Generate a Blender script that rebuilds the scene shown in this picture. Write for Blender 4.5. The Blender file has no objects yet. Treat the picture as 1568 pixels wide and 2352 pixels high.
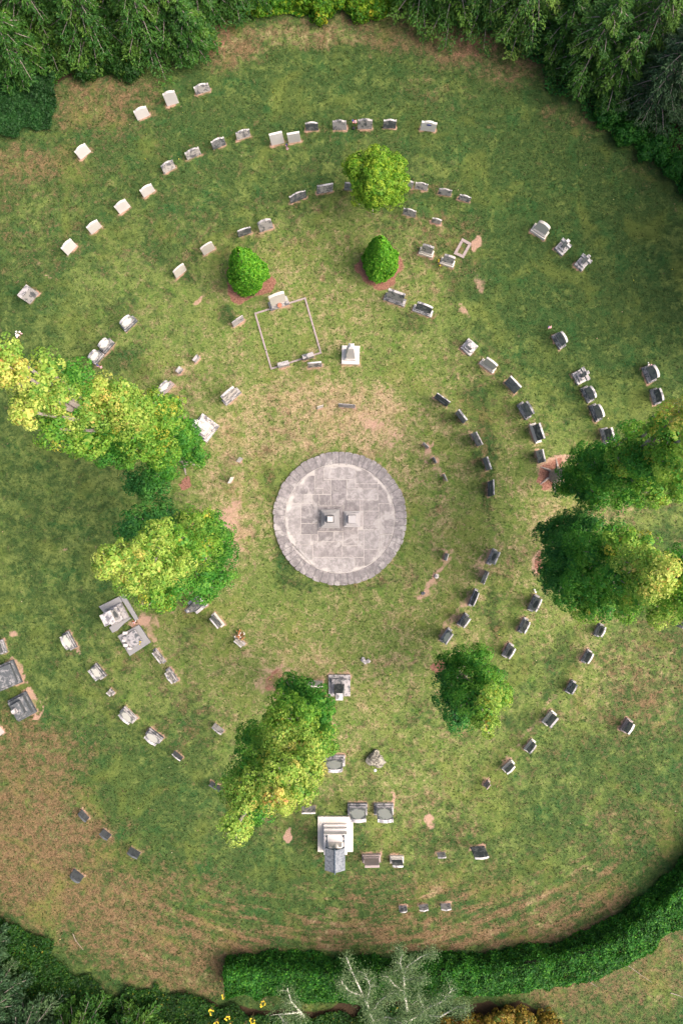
import bpy, bmesh, math, random
import numpy as np
from mathutils import Vector, Matrix
random.seed(7); RNG = np.random.default_rng(11)
D = bpy.data; SC = bpy.context.scene; COL = SC.collection
R = math.radians

# ------------------------------------------------------------------ camera, sky, sun, exposure
S = 0.0225          # metres on the ground per unit of the survey grid (1568 x 2352 units)
H = 41.0            # camera height
CX, CY = 784.0, 1176.0
cd = D.cameras.new('camera'); cam = D.objects.new('camera', cd); COL.objects.link(cam)
cd.sensor_fit = 'VERTICAL'; cd.sensor_height = 36.0; cd.lens = 36.0*H/(2352*S)
cd.clip_start = 0.5; cd.clip_end = 6000
cam.location = (0, 0, H); cam.rotation_euler = (0, 0, 0)
SC.camera = cam
W = D.worlds.new('World'); SC.world = W; W.use_nodes = True
wn = W.node_tree.nodes; wl = W.node_tree.links
sky = wn.new('ShaderNodeTexSky'); sky.sky_type = 'NISHITA'; sky.sun_disc = False
SUN_EL, SUN_AZ = R(53), R(98)      # compass azimuth from +Y, clockwise
sky.sun_elevation = SUN_EL; sky.sun_rotation = SUN_AZ
sky.dust_density = 5.0; sky.air_density = 0.45; sky.ozone_density = 0.6
bg = wn['Background']; bg.inputs['Strength'].default_value = 0.15
wl.new(sky.outputs[0], bg.inputs['Color'])
ld = D.lights.new('sun', 'SUN'); ld.energy = .95; ld.angle = R(60); ld.color = (1.0, .90, .79)
sun = D.objects.new('sun', ld); COL.objects.link(sun)
sv = Vector((math.sin(SUN_AZ)*math.cos(SUN_EL), math.cos(SUN_AZ)*math.cos(SUN_EL), math.sin(SUN_EL)))
sun.rotation_euler = sv.to_track_quat('Z', 'Y').to_euler(); sun.location = (60, -10, 60)
SC.view_settings.view_transform = 'Standard'; SC.view_settings.look = 'None'
SC.view_settings.exposure = 1.46; SC.view_settings.gamma = 1.0
SC.cycles.max_bounces = 6; SC.cycles.transparent_max_bounces = 4

# ------------------------------------------------------------------ helpers
def at(x, y, h=0.0):
    """survey grid position as seen from above, for a point at height h -> world"""
    k = (1-h/H)*S
    return Vector(((x-CX)*k, (CY-y)*k, h))

def tag(o, label=None, cat=None, group=None, kind=None):
    if label: o['label'] = label
    if cat: o['category'] = cat
    if group: o['group'] = group
    if kind: o['kind'] = kind
    return o

def empty(name, loc, rz=0.0):
    o = D.objects.new(name, None); COL.objects.link(o)
    o.location = loc; o.rotation_euler = (0, 0, rz); o.empty_display_size = .2
    return o

def link(name, me, mats, parent=None, bevel=0):
    o = D.objects.new(name, me); COL.objects.link(o)
    for m in (mats if isinstance(mats, (list, tuple)) else [mats]): me.materials.append(m)
    if parent: o.parent = parent
    if bevel:
        b = o.modifiers.new('bevel', 'BEVEL'); b.width = bevel; b.segments = 2; b.limit_method = 'ANGLE'; b.angle_limit = R(40)
    return o

def bmesh_obj(name, bm, mats, parent=None, bevel=0, top_slot=True):
    bmesh.ops.recalc_face_normals(bm, faces=bm.faces)
    if isinstance(mats, (list, tuple)) and top_slot:
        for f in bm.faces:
            if f.normal.z > .35: f.material_index = 1  # upward faces take the second slot, the top's own colour
    me = D.meshes.new(name); bm.to_mesh(me); bm.free()
    return link(name, me, mats, parent, bevel)

def box(bm, x0, x1, y0, y1, z0, z1, tx=0.0, ty=0.0, jit=0.0):
    """box, optionally tapered (tx, ty = inset of the top on each side)"""
    v = []
    for z, a, b in ((z0, 0, 0), (z1, tx, ty)):
        for (x, y) in ((x0+a, y0+b), (x1-a, y0+b), (x1-a, y1-b), (x0+a, y1-b)):
            v.append(bm.verts.new((x+random.uniform(-jit, jit), y+random.uniform(-jit, jit), z+random.uniform(-jit, jit))))
    for f in ((0,1,2,3), (7,6,5,4), (0,4,5,1), (1,5,6,2), (2,6,7,3), (3,7,4,0)):
        bm.faces.new([v[i] for i in f])

def prism(bm, prof, y0, y1):
    """extrude an x-z outline along y"""
    a = [bm.verts.new((x, y0, z)) for x, z in prof]; b = [bm.verts.new((x, y1, z)) for x, z in prof]
    bm.faces.new(a); bm.faces.new(b[::-1]); n = len(prof)
    for i in range(n): bm.faces.new((a[i], b[i], b[(i+1) % n], a[(i+1) % n]))

def lathe(bm, prof, seg=16, cx=0, cy=0, jag=0.0):
    rings = []
    for r, z in prof:
        rings.append([bm.verts.new((cx+r*math.cos(2*math.pi*i/seg)*(1+random.uniform(-jag, jag)), cy+r*math.sin(2*math.pi*i/seg)*(1+random.uniform(-jag, jag)), z)) for i in range(seg)])
    for a, b in zip(rings, rings[1:]):
        for i in range(seg): bm.faces.new((a[i], a[(i+1) % seg], b[(i+1) % seg], b[i]))
    bm.faces.new(rings[0][::-1]); bm.faces.new(rings[-1])

def tube(bm, pts, rads, seg=7):
    rings = []
    pts = [Vector(p) for p in pts]
    for i, p in enumerate(pts):
        d = (pts[min(i+1, len(pts)-1)]-pts[max(i-1, 0)]).normalized()
        u = d.cross(Vector((0.31, .95, .07))).normalized(); w = d.cross(u)
        rings.append([bm.verts.new(p+(u*math.cos(2*math.pi*k/seg)+w*math.sin(2*math.pi*k/seg))*rads[i]) for k in range(seg)])
    for a, b in zip(rings, rings[1:]):
        for k in range(seg): bm.faces.new((a[k], a[(k+1) % seg], b[(k+1) % seg], b[k]))
    bm.faces.new(rings[0][::-1]); bm.faces.new(rings[-1])

def blob(bm, c, r, sub=2, rough=.18, sq=1.0):
    t = bmesh.ops.create_icosphere(bm, subdivisions=sub, radius=1.0)['verts']
    o = random.uniform(0, 99)
    from mathutils import noise
    for v in t:
        d = 1+rough*2*noise.noise(v.co*1.6+Vector((o, o, o)))
        v.co = Vector(c)+Vector((v.co.x*r*d, v.co.y*r*d, v.co.z*r*d*sq))

# ------------------------------------------------------------------ materials
def newmat(name, rough=.9):
    m = D.materials.new(name); m.use_nodes = True
    nt = m.node_tree; b = nt.nodes['Principled BSDF']; b.inputs['Roughness'].default_value = rough
    b.inputs['Specular IOR Level'].default_value = .25
    return m, nt, b
def N(nt, t, **kw):
    n = nt.nodes.new(t)
    for k, v in kw.items():
        if k in n.inputs: n.inputs[k].default_value = v
        else: setattr(n, k, v)
    return n
def val(nt, op, a, b=None, c=None, clamp=False):
    n = nt.nodes.new('ShaderNodeMath'); n.operation = op; n.use_clamp = clamp
    for i, x in enumerate((a, b, c)):
        if x is None: continue
        if isinstance(x, (int, float)): n.inputs[i].default_value = x
        else: nt.links.new(x, n.inputs[i])
    return n.outputs[0]
def mix(nt, f, a, b):
    n = nt.nodes.new('ShaderNodeMix'); n.data_type = 'RGBA'
    for i, x in ((0, f), (6, a), (7, b)):
        if isinstance(x, (int, float)): n.inputs[i].default_value = x
        elif isinstance(x, tuple): n.inputs[i].default_value = (*x[:3], 1)
        else: nt.links.new(x, n.inputs[i])
    return n.outputs[2]
def noise(nt, vec, scale, detail=4, rough=.6, dist=0):
    n = N(nt, 'ShaderNodeTexNoise'); n.inputs['Scale'].default_value = scale; n.inputs['Detail'].default_value = detail
    n.inputs['Roughness'].default_value = rough; n.inputs['Distortion'].default_value = dist
    nt.links.new(vec, n.inputs['Vector']); return n.outputs['Fac']
def ramp(nt, f, lo, hi):
    n = N(nt, 'ShaderNodeMapRange'); n.interpolation_type = 'SMOOTHSTEP'
    n.inputs['From Min'].default_value = lo; n.inputs['From Max'].default_value = hi
    nt.links.new(f, n.inputs['Value']); return n.outputs[0]
def bump(nt, b, h, strength, dist):
    n = N(nt, 'ShaderNodeBump'); n.inputs['Strength'].default_value = strength; n.inputs['Distance'].default_value = dist
    nt.links.new(h, n.inputs['Height']); nt.links.new(n.outputs[0], b.inputs['Normal'])

def stone_mat(name, base, dark, amt, halo=None, scale=4.0, speck=.3, base2=None):
    """amt = how much of the stone the dark growth covers; halo = +1 clean centre, -1 dark centre"""
    m, nt, b = newmat(name)
    tc = N(nt, 'ShaderNodeTexCoord'); oi = N(nt, 'ShaderNodeObjectInfo')
    off = N(nt, 'ShaderNodeVectorMath', operation='MULTIPLY_ADD')
    cmb = N(nt, 'ShaderNodeCombineXYZ')
    for i in range(3): nt.links.new(oi.outputs['Random'], cmb.inputs[i])
    nt.links.new(cmb.outputs[0], off.inputs[0]); off.inputs[1].default_value = (37, 61, 83)
    mp = N(nt, 'ShaderNodeMapping'); mp.inputs['Scale'].default_value = (1, 1, .55)
    nt.links.new(tc.outputs['Object'], mp.inputs['Vector']); nt.links.new(mp.outputs[0], off.inputs[2])
    v = off.outputs[0]
    n1 = noise(nt, v, scale, 6, .65, .4); n2 = noise(nt, v, scale*5, 4, .7); n3 = noise(nt, v, 1.6, 2, .5)
    f = val(nt, 'ADD', n1, val(nt, 'MULTIPLY', val(nt, 'SUBTRACT', n2, .5), .35))
    if halo:
        sp = N(nt, 'ShaderNodeSeparateXYZ'); nt.links.new(tc.outputs['Generated'], sp.inputs[0])
        dx = val(nt, 'SUBTRACT', sp.outputs[0], .5); dz = val(nt, 'SUBTRACT', sp.outputs[2], .52)
        d = val(nt, 'SQRT', val(nt, 'ADD', val(nt, 'MULTIPLY', dx, dx), val(nt, 'MULTIPLY', dz, dz)))
        f = val(nt, 'ADD', f, val(nt, 'MULTIPLY', val(nt, 'SUBTRACT', d, .33), 1.5*halo))
    k = ramp(nt, f, .72-amt*.5, .86-amt*.5)
    b2 = base2 or tuple(c*.72 for c in base)
    c = mix(nt, n3, b2, base)
    c = mix(nt, val(nt, 'MULTIPLY', n2, speck), c, tuple(x*.55 for x in base))
    c = mix(nt, val(nt, 'MULTIPLY', k, .9), c, mix(nt, n2, dark, tuple(x*1.9+.01 for x in dark)))
    nt.links.new(c, b.inputs['Base Color']); bump(nt, b, n2, .5, .01)
    return m
DK = (.045, .052, .056)
M = {}
M['white'] = stone_mat('white_marble', (.74, .69, .64), (.30, .28, .26), .06, speck=.12)
M['cream'] = stone_mat('cream_marble', (.72, .66, .58), (.25, .22, .19), .12, speck=.2)
M['grey'] = stone_mat('pale_grey_stone', (.50, .46, .44), DK, .48)
M['mott'] = stone_mat('mottled_marble', (.64, .58, .53), (.08, .08, .09), .54)
M['sooty'] = stone_mat('dark_weathered_marble', (.31, .30, .295), DK, .66)
M['halo'] = stone_mat('clean_centred_marble', (.95, .91, .84), (.13,.135,.14), .30, halo=1)
M['core'] = stone_mat('dark_centred_marble', (.46, .44, .43), DK, .55, halo=-1)
M['slate'] = stone_mat('dark_slate', (.33, .325, .325), (.08, .09, .095), .5, speck=.3, scale=5)
M['slate_dark'] = stone_mat('blackened_slate', (.11, .12, .125), (.035, .04, .045), .5, speck=.3, scale=5)
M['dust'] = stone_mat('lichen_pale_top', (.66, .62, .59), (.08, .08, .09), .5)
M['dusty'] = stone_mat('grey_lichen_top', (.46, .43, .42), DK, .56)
M['granite'] = stone_mat('pinkish_granite', (.40, .325, .30), (.2, .15, .14), .25, speck=.4)
M['rough'] = stone_mat('lichen_rock', (.40, .37, .29), (.06, .055, .045), .55, scale=4)
def pave_mat(name, base, var):
    m, nt, b = newmat(name, .85); tc = N(nt, 'ShaderNodeTexCoord'); oi = N(nt, 'ShaderNodeObjectInfo'); v = tc.outputs['Object']
    n1 = noise(nt, v, 1.1, 4, .6, .5); n2 = noise(nt, v, 4.5, 5, .7, .4); n3 = noise(nt, v, 22, 4, .75); n4 = noise(nt, v, 2.2, 6, .75, 1.5)
    c = mix(nt, oi.outputs['Random'], tuple(x*(1-var) for x in base), tuple(x*(1+var) for x in base))
    c = mix(nt, ramp(nt, n2, .38, .62), c, tuple(x*.66 for x in base))
    c = mix(nt, val(nt, 'MULTIPLY', ramp(nt, n4, .50, .74), .42), c, (.58, .53, .48))
    nL = noise(nt, v, .75, 5, .7, 1.0)
    c = mix(nt, val(nt, 'MULTIPLY', ramp(nt, nL, .52, .62), .5), c, (.50, .46, .42)); c = mix(nt, val(nt, 'MULTIPLY', ramp(nt, nL, .47, .36), .45), c, tuple(x*.6 for x in base))
    c = mix(nt, val(nt, 'MULTIPLY', ramp(nt, n3, .58, .75), .5), c, tuple(x*.5 for x in base))
    ln = N(nt, 'ShaderNodeVectorMath', operation='LENGTH'); nt.links.new(v, ln.inputs[0])
    d = val(nt, 'ABSOLUTE', val(nt, 'SUBTRACT', ln.outputs['Value'], 2.74))
    wash = val(nt, 'MULTIPLY', val(nt, 'SUBTRACT', 1.0, ramp(nt, val(nt, 'ADD', d, val(nt, 'MULTIPLY', val(nt, 'SUBTRACT', n1, .42), 1.3)), .0, .22)), .62)
    c = mix(nt, wash, c, (.60, .55, .49))
    nt.links.new(c, b.inputs['Base Color']); bump(nt, b, n3, .5, .01); return m
M['pave'] = pave_mat('paving_sandstone', (.325, .292, .276), .08)
M['pave_light'] = pave_mat('pale_worn_sandstone', (.375, .342, .322), .07)
M['pave_dark'] = pave_mat('dark_sandstone', (.27, .243, .234), .09)
M['ped_dark'] = stone_mat('pedestal_dark_stone', (.11, .115, .12), (.07, .08, .085), .3, scale=5)
M['ped_mid'] = stone_mat('pedestal_grey_stone', (.34, .33, .32), DK, .2, scale=5)
M['ped_top'] = stone_mat('pedestal_step_stone', (.40, .38, .36), (.17, .17, .175), .25, scale=5)
M['ped_pale'] = stone_mat('pedestal_pale_stone', (.50, .47, .45), (.25, .24, .24), .25, scale=4)
M['mortar'] = stone_mat('pale_mortar', (.56, .51, .46), (.2, .18, .16), .45, scale=3)
M['iron'] = stone_mat('blue_grey_iron', (.10, .13, .16), (.04, .05, .06), .3, scale=9)
M['lead'] = stone_mat('weathered_lead_sheet', (.25, .265, .28), (.07, .08, .09), .55, scale=9)
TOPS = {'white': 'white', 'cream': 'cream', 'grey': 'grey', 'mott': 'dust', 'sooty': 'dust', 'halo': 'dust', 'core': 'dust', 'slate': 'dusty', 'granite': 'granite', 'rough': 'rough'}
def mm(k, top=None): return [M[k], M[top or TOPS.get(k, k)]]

def plain(name, c, rough=.8, var=.25, scale=12):
    m, nt, b = newmat(name, rough); tc = N(nt, 'ShaderNodeTexCoord')
    n = noise(nt, tc.outputs['Object'], scale, 3)
    nt.links.new(mix(nt, n, tuple(x*(1-var) for x in c), tuple(min(1, x*(1+var)) for x in c)), b.inputs['Base Color']); return m
M['bark'] = plain('grey_brown_bark', (.28, .235, .20), .95, .6, 9)
M['birch'] = plain('pale_birch_bark', (.56, .54, .44), .9, .4, 7)
M['deadwood'] = plain('bleached_stick', (.30, .25, .20), .9, .3)
M['red'] = plain('red_cloth', (.55, .06, .06)); M['blue'] = plain('blue_cloth', (.06, .07, .25)); M['cloth'] = plain('white_cloth', (.8, .78, .78), var=.08)
M['pink'] = plain('pink_petals', (.8, .42, .45)); M['yellow'] = plain('yellow_petals', (.85, .62, .05)); M['rust'] = plain('rust_orange_flowers', (.5, .16, .05)); M['petal'] = plain('white_petals', (.85, .8, .72))
M['terracotta'] = plain('terracotta_clay', (.42, .16, .10)); M['drystalk'] = plain('dry_stalks', (.34, .24, .12)); M['black'] = plain('dark_pot', (.03, .03, .035))

def leaf_mat(name, trans=.35):
    m = D.materials.new(name); m.use_nodes = True; nt = m.node_tree; b = nt.nodes['Principled BSDF']
    b.inputs['Roughness'].default_value = .55; b.inputs['Specular IOR Level'].default_value = .3
    a = N(nt, 'ShaderNodeVertexColor', layer_name='col')
    tr = N(nt, 'ShaderNodeBsdfTranslucent'); ms = N(nt, 'ShaderNodeMixShader'); ms.inputs[0].default_value = trans
    nt.links.new(a.outputs['Color'], b.inputs['Base Color']); nt.links.new(a.outputs['Color'], tr.inputs['Color'])
    nt.links.new(b.outputs[0], ms.inputs[1]); nt.links.new(tr.outputs[0], ms.inputs[2])
    nt.links.new(ms.outputs[0], nt.nodes['Material Output'].inputs['Surface']); return m
M['leaf'] = leaf_mat('living_leaf', .45); M['needle'] = leaf_mat('evergreen_needle', .15)

# ------------------------------------------------------------------ stones: every row is one grave monument
# kind, x1,y1,x2,y2 = inner base edge on the survey grid, f = reach of the stone beyond that edge, material, outline, label
GS = []
def g(*a, **k): GS.append((a, k))
# slabs standing straight in the turf
g('slab',186,367,210,348,25,'white','seg','white headstone standing alone at the far left of the outermost top row',t=.1)
g('slab',317,277.5,345,264.5,24,'white','seg','clean white arched headstone just left of the tallest white one, below the hemlocks')
g('slab',385,245,411,236,30,'white','seg','tallest white arched headstone, middle one of the three below the top left hemlocks')
g('slab',451.5,218.5,484,208,21,'mott','seg','black-stained white headstone just below the drooping hemlock branches')
g('slab',545,323,575.5,312.5,19,'mott','seg','stained arched headstone with a pale spot, first left of the two plain white ones')
g('slab',490,344,519.5,333,20,'sooty','seg','dark streaked arched headstone, second on the left from the two plain white ones')
g('slab',431,367.5,463,354.5,20,'mott','seg','grey-streaked arched headstone, third on the left from the two plain white ones')
g('slab',378,400.5,404,385,20,'mott','seg','grey mottled arched headstone, fourth on the left from the two plain white ones')
g('slab',624,335,653,328,25,'white','flat','plain square-topped white headstone, left of the pair with a small flag at its foot')
g('slab',663,329.5,691,325,24,'white','flat','plain square-topped white headstone, right of the pair with a flag between')
g('slab',702.5,300.5,731,299.5,20,'sooty','seg','dark headstone with greenish lichen just right of the plain white pair')
g('slab',764.5,299,796,298.5,21,'grey','bump','smooth light grey headstone left of the flag and dark urn in the top row')
g('slab',821,297,854,296.5,24,'grey','seg','light grey headstone with a dark smudge, right of the flag in the top row')
g('slab',879,295.5,908,295.5,21,'sooty','bump','dark-faced headstone with pale shoulders, above the small yellow-green tree')
g('slab',963.5,299.5,998,303,24,'white','bump','white headstone with a dark oval plaque, far right end of the top row',oval=1)
g('slab',331,454,357,438.5,22,'white','seg','cream-white arched headstone, topmost of the four white ones on the left slope')
g('slab',276,492,301,475,23,'white','seg','white headstone with notched top, second from the top of the four on the left slope')
g('slab',211,538.5,235,521,24,'white','seg','white headstone, third from the top of the four on the left slope')
g('slab',157,587.5,177.5,564.5,26,'white','seg','white headstone, lowest and leftmost of the four on the left slope')
g('slab',70,699,90,674,34,'grey','flat','thick square grey gravestone alone near the left edge beside a small green plant',t=.24)
g('slab',469.5,587.5,495,571,18,'cream','arch','cream headstone just upper left of the left clipped conifer')
g('slab',406,640,429,620,19,'cream','arch','cream headstone left of the left clipped conifer, lowest of its row')
g('slab',548,545,578,535.5,17,'sooty','arch','small soot-streaked headstone above the left clipped conifer, touching distance of a taller one')
g('slab',598,534.5,628,523.5,24,'grey','round','tall round-topped grey headstone above the left clipped conifer')
g('slab',668,467.5,704.5,453.5,17,'sooty','seg','dark low headstone left of the yellow-green tree, left of a pale flat-topped one')
g('slab',728,446,764,439.5,20,'mott','flat','pale flat-topped headstone with dark blotches left of the yellow-green tree')
g('slab',790,437,815,438,18,'slate','flat','dark headstone half hidden under the left side of the yellow-green tree')
g('slab',537,752,561.5,735.5,13,'grey','arch','low grey headstone in the grass left of the square kerbed plot')
g('slab',640,846.5,665,839.5,12,'grey','flat','low grey block set on the lower left of the square plot kerb',t=.2)
g('slab',697,828,722,821.5,13,'grey','flat','low grey block set on the lower right of the square plot kerb',t=.22)
g('slab',709,845,740,842,17,'mott','flat','stained flat-topped headstone just outside the lower right corner of the square plot')
g('slab',922,431,946,433.5,19,'grey','seg','pale headstone peeping out from the right side of the yellow-green tree')
g('slab',951.5,433,980,439,15,'mott','bump','grey stained headstone, second right of the yellow-green tree')
g('slab',1005,445.5,1034,451.5,16,'grey','bump','grey headstone, third right of the yellow-green tree')
g('slab',1051,458,1076.5,465.5,15,'mott','bump','stained headstone at the right end of the row right of the yellow-green tree')
g('slab',924.5,493,953,499.5,16,'grey','bump','grey headstone just below right of the yellow-green tree')
g('slab',989,510.5,1010.5,516,13,'mott','bump','small stained headstone right of the grey one below the yellow-green tree')
g('slab',350,928,374,912,11,'sooty','flat','dark slab half hidden at the upper edge of the big left maple')
g('slab',450,834,460.5,821,11,'grey','flat','small square grey marker between the big left maple and the kerbed plot, upper of two',t=.13)
g('slab',413,860,422.5,849,12,'grey','arch','small leaning grey marker between the big left maple and the kerbed plot, lower of two',t=.13)
g('slab',995,914,1025,934,12,'sooty','flat','dark low headstone with pale top, topmost of the five upper right of the platform')
g('slab',1044.5,949,1063,973,20,'slate','flat','dark wide headstone with white top edge, second of the five above right of the platform',top='dust')
g('slab',1080,996.5,1095,1025,14,'grey','flat','purplish grey headstone, third of the five right of the round platform')
g('slab',1107,1053,1116.5,1081,18,'slate','flat','near-black headstone with pale top, fourth of the five right of the round platform',top='dust')
g('slab',1119,1106.5,1120,1141,14,'sooty','flat','dark narrow headstone, lowest of the five right of the round platform')
g('slab',1157,879,1180,905,20,'slate','flat','black-faced headstone with white top edge, below the pale wide monument on the right slope',top='white')
g('slab',1229.5,1036,1235,1064.5,15,'mott','flat','short blotchy headstone just above the bare soil and roots of the right maple')
g('slab',1023,1270,1018,1286,7,'mott','flat','tiny upright marker lower right of the round platform, uppermost of three')
g('slab',1113.5,1309.5,1103,1338,9,'mott','flat','narrow headstone with white top edge lower right of the platform, beside a worn earth strip')
g('slab',-8,1658,11.5,1682,24,'white','flat','white marble slab cut by the left edge of the picture')
g('slab',189,1858.5,206,1878,16,'slate','arch','small dark slate headstone on brown grass at lower left, uppermost of four')
g('slab',239,1903,257,1917.5,19,'slate','seg','dark slate headstone with pale corners, second of the four dark ones at the lower left')
g('slab',301,1944.5,324,1958,19,'slate','arch','dark bluish headstone, third of the four dark ones at the lower left')
g('slab',172,1994.5,194,2012.5,24,'slate','round','largest dark round-topped headstone, lowest of the four dark ones at the lower left')
g('slab',494.5,1660,516,1677,14,'grey','arch','small grey headstone with white rim left of the large bottom maple')
g('slab',402,1724,421.5,1739,13,'slate','arch','small dark headstone with white rim at the lower left of the tall bottom maple',top='dust')
g('slab',486,1793,512,1808.5,12,'slate','flat','dark flat-topped headstone partly under the left side of the bottom maple')
g('slab',693,1850.5,724.5,1850.5,16,'mott','flat','blotchy flat-topped headstone directly above the canopied white tomb')
g('slab',1080,1945.5,1111.5,1942,27,'sooty','arch','dark arched headstone standing apart, rightmost along the bottom row of the canopied tomb')
g('slab',1002.5,1957.5,1021.5,1957,14,'grey','arch','tiny pale marker between the canopied tomb row and the lone dark headstone')
g('slab',915,2080,933.5,2079.5,15,'grey','round','small pale round-topped marker, left of the three near the hedge')
g('slab',961,2077.5,982,2076.5,15,'mott','peak','small spotted marker, middle of the three near the hedge')
g('slab',1010.5,2075.5,1033.5,2074,16,'mott','peak','small streaked marker, right of the three near the hedge')
g('slab',728,940,742,936,5,'cream','flat','tiny white foot marker in the dry grass above the platform, left of a longer one')
g('slab',777,935,815,938,6,'grey','flat','long low foot marker in the dry grass above the platform')
g('slab',559,1053,551,1063,7,'grey','flat','tiny upright marker left of the platform, the upper of two')
g('slab',538,1096,530.5,1110,7,'cream','flat','tiny upright marker left of the platform, the lower of two')
g('slab',969,1020,981.5,1031.5,5,'mott','flat','tiny low marker right of the platform top, uppermost of three in an arc')
g('slab',991.5,1051.5,998.5,1064.5,5,'grey','flat','tiny low marker right of the platform, middle of three in an arc')
g('slab',1016.5,1089,1023,1105,5,'cream','flat','tiny low marker right of the platform, lowest of three in an arc')
g('slab',1567,1428,1549,1436,12,'grey','flat','grey stone at the right edge just under the lower right maple')
g('slab',708,1563,741,1563,18,'cream','flat','pale stone half hidden by the bottom maple, left of the tapering shaft')
# tablets on plinths
g('plinth',291,763,317.5,738.5,26,'halo','round','single pale-centred tablet on a dark plinth with white corners, upper left')
g('plinth',222.5,839,242,815.5,26,'halo','round','round tablet beside the flag, lower left of two touching stones near the big left maple')
g('plinth',244,813,265,789,26,'halo','round','round tablet, upper right of two touching stones near the big left maple')
g('plinth',377.5,910.5,401.5,884,21,'halo','round','small pale-centred tablet on brown plinth by the big left maple',base='granite')
g('plinth',521,932,554.5,903,25,'mott','arch','broad whitish tomb with dark ends, between the big left maple and the kerbed plot',base='mott')
g('plinth',623,714.5,664.5,699.5,31,'cream','arch','large pale monument with a red urn at the head of the square kerbed plot',base='mott',urn=1)
g('plinth',960.5,584,991,593.5,25,'grey','arch','grey tablet on a white plinth, left of the two upper right of the right conifer',base='cream')
g('plinth',1009,607,1038.5,616.5,25,'grey','arch','grey tablet with dead flowers at its foot, below left of the empty kerb frame',base='cream')
g('plinth',881,689.5,926,705.5,27,'grey','flat','wide grey block monument touching the mulch of the right conifer',base='grey')
g('plinth',946.5,714.5,988.5,730,24,'sooty','arch','wide dark-faced monument with white rim lower right of the right conifer',base='dust')
g('plinth',1216,532,1247,553,33,'cream','round','pale barrel-topped monument upper right, left of the two stone crosses',base='cream')
g('plinth',1099.5,835.5,1129,858.5,23,'cream','arch','pale wide stepped monument on the right slope below the urn pedestal',base='cream')
g('plinth',1185,931.5,1205,965,25,'slate','arch','black round-cornered tablet on grey plinth, below the headstone with the white top edge',base='grey')
g('plinth',1214,976.5,1228,1019,23,'sooty','flat','narrow dark tablet with a crumbling pale base, above the short blotchy headstone',base='cream')
g('plinth',1265,773.5,1282.5,803.5,27,'slate','round','black tablet with white rim and a small flag to its upper left',base='grey',rim='white')
g('plinth',1331,894,1347.5,926.5,26,'slate','round','black round tablet directly below the big stone cross on the right',base='grey',rim='dust')
g('plinth',1349.5,934,1365,969.5,26,'slate','round','black round tablet, second below the big stone cross on the right',base='sooty',rim='white')
g('plinth',1375.5,986.5,1385,1021.5,26,'sooty','flat','broken dark tablet with rough edges touching the upper right maple',base='mott')
g('plinth',1471,846.5,1486,881.5,31,'slate','round','dark round tablet with white rim and flowers, near the right edge',base='grey',rim='white')
g('plinth',1489.5,896.5,1500,930.5,25,'sooty','arch','dark square tablet just below the one with flowers near the right edge',base='grey')
g('plinth',1542,1108,1546,1131,36,'slate','flat','dark slab on pale base at the right edge under the upper right maple',base='grey')
g('plinth',160,1449,179,1484.5,26,'halo','seg','pale-centred dark stone with white corners, upper of two lower left of the left maples')
g('plinth',200.8+23.5,1522,224.5+22,1550,26,'halo','flat','pale-centred dark stone, lower of two left of the ruined tomb slabs')
g('plinth',359.5,1488,382.5,1518,14,'mott','flat','low blotched block right of the sunken tomb slab')
g('plinth',391,1532,411,1561,18,'mott','peak','speckled cross-shaped low stone below right of the sunken tomb slab')
g('plinth',494,1406,517,1433.5,17,'sooty','flat','low box stone with pale rim left of the flower-strewn one',base='cream')
g('plinth',544.5,1459.5,565,1477,13,'mott','flat','small stone heaped with dried orange flowers, lower left of the platform')
g('plinth',9,1468,19,1497,24,'sooty','flat','dark stone at the left edge above the two great dark tombs',base='slate')
g('plinth',1130,1259.5,1115,1293,18,'core','flat','broad grey stone with dark centre, uppermost of the arc lower right of the platform',base='grey')
g('plinth',1089,1351.5,1073.5,1389,13,'sooty','arch','long dark stone with lumpy pale edges, third of the arc lower right of the platform',base='mott')
g('plinth',1066.5,1406.5,1048,1432,19,'mott','arch','white-topped stone with stubby wings, fourth of the arc lower right of the platform',base='sooty')
g('plinth',1028,1440.5,1008,1469,18,'halo','flat','box stone with white middle just above the small maple, lowest of its arc',base='grey')
g('plinth',1167.8,1475,1150.3,1503.5,20,'core','arch','dark-centred stone above right of the small lower right maple')
g('plinth',1226,1364.5,1209.5,1399,20,'core','arch','dark mottled stone with a white ribbon at its top, below the lower right maple')
g('plinth',1201.5,1417,1186,1448,19,'mott','arch','pale mottled stone, second below the lower right maple')
g('plinth',1373,1430,1360.5,1457,20,'core','seg','dark-centred stone with white shoulders right under the lower right maple')
g('plinth',1347,1490,1331.5,1517,19,'slate','arch','dark-faced stone with broad white top, second of the outer arc on the lower right',rim='white',base='grey')
g('plinth',1310.5,1560,1295.5,1586.5,19,'slate','arch','dark-faced stone with white corner dots, third of the outer arc on the lower right',base='grey')
g('plinth',1264,1629.5,1242,1656,25,'slate','flat','largest dark-faced stone with mossy plinth in the lower right arc',base='cream')
g('plinth',1219.5,1695.5,1201,1719,19,'slate','arch','dark-faced stone, second from the bottom of the lower right arc',base='cream')
g('plinth',1172,1743,1150.5,1763.5,20,'slate','seg','dark-faced stone with white edge, lowest large one of the lower right arc',base='cream',rim='white')
g('plinth',1119,1790,1108.5,1803,12,'granite','flat','little brown stone with white lip ending the lower right arc')
g('plinth',1437,1647.5,1420.5,1674.5,25,'slate','arch','dark-faced stone standing alone at the far lower right',base='granite',rim='white')
g('plinth',255,1580.5,266,1590.5,14,'mott','flat','small mottled stump of a stone between the large pale ones on the left')
g('plinth',289,1621,317.5,1647.5,27,'halo','seg','very pale shield-shaped stone on the left, upper of two',base='mott')
g('plinth',346.5,1670,377,1693,27,'halo','seg','pale stone with dark border and white tips on the left, lower of two',base='sooty')
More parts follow.
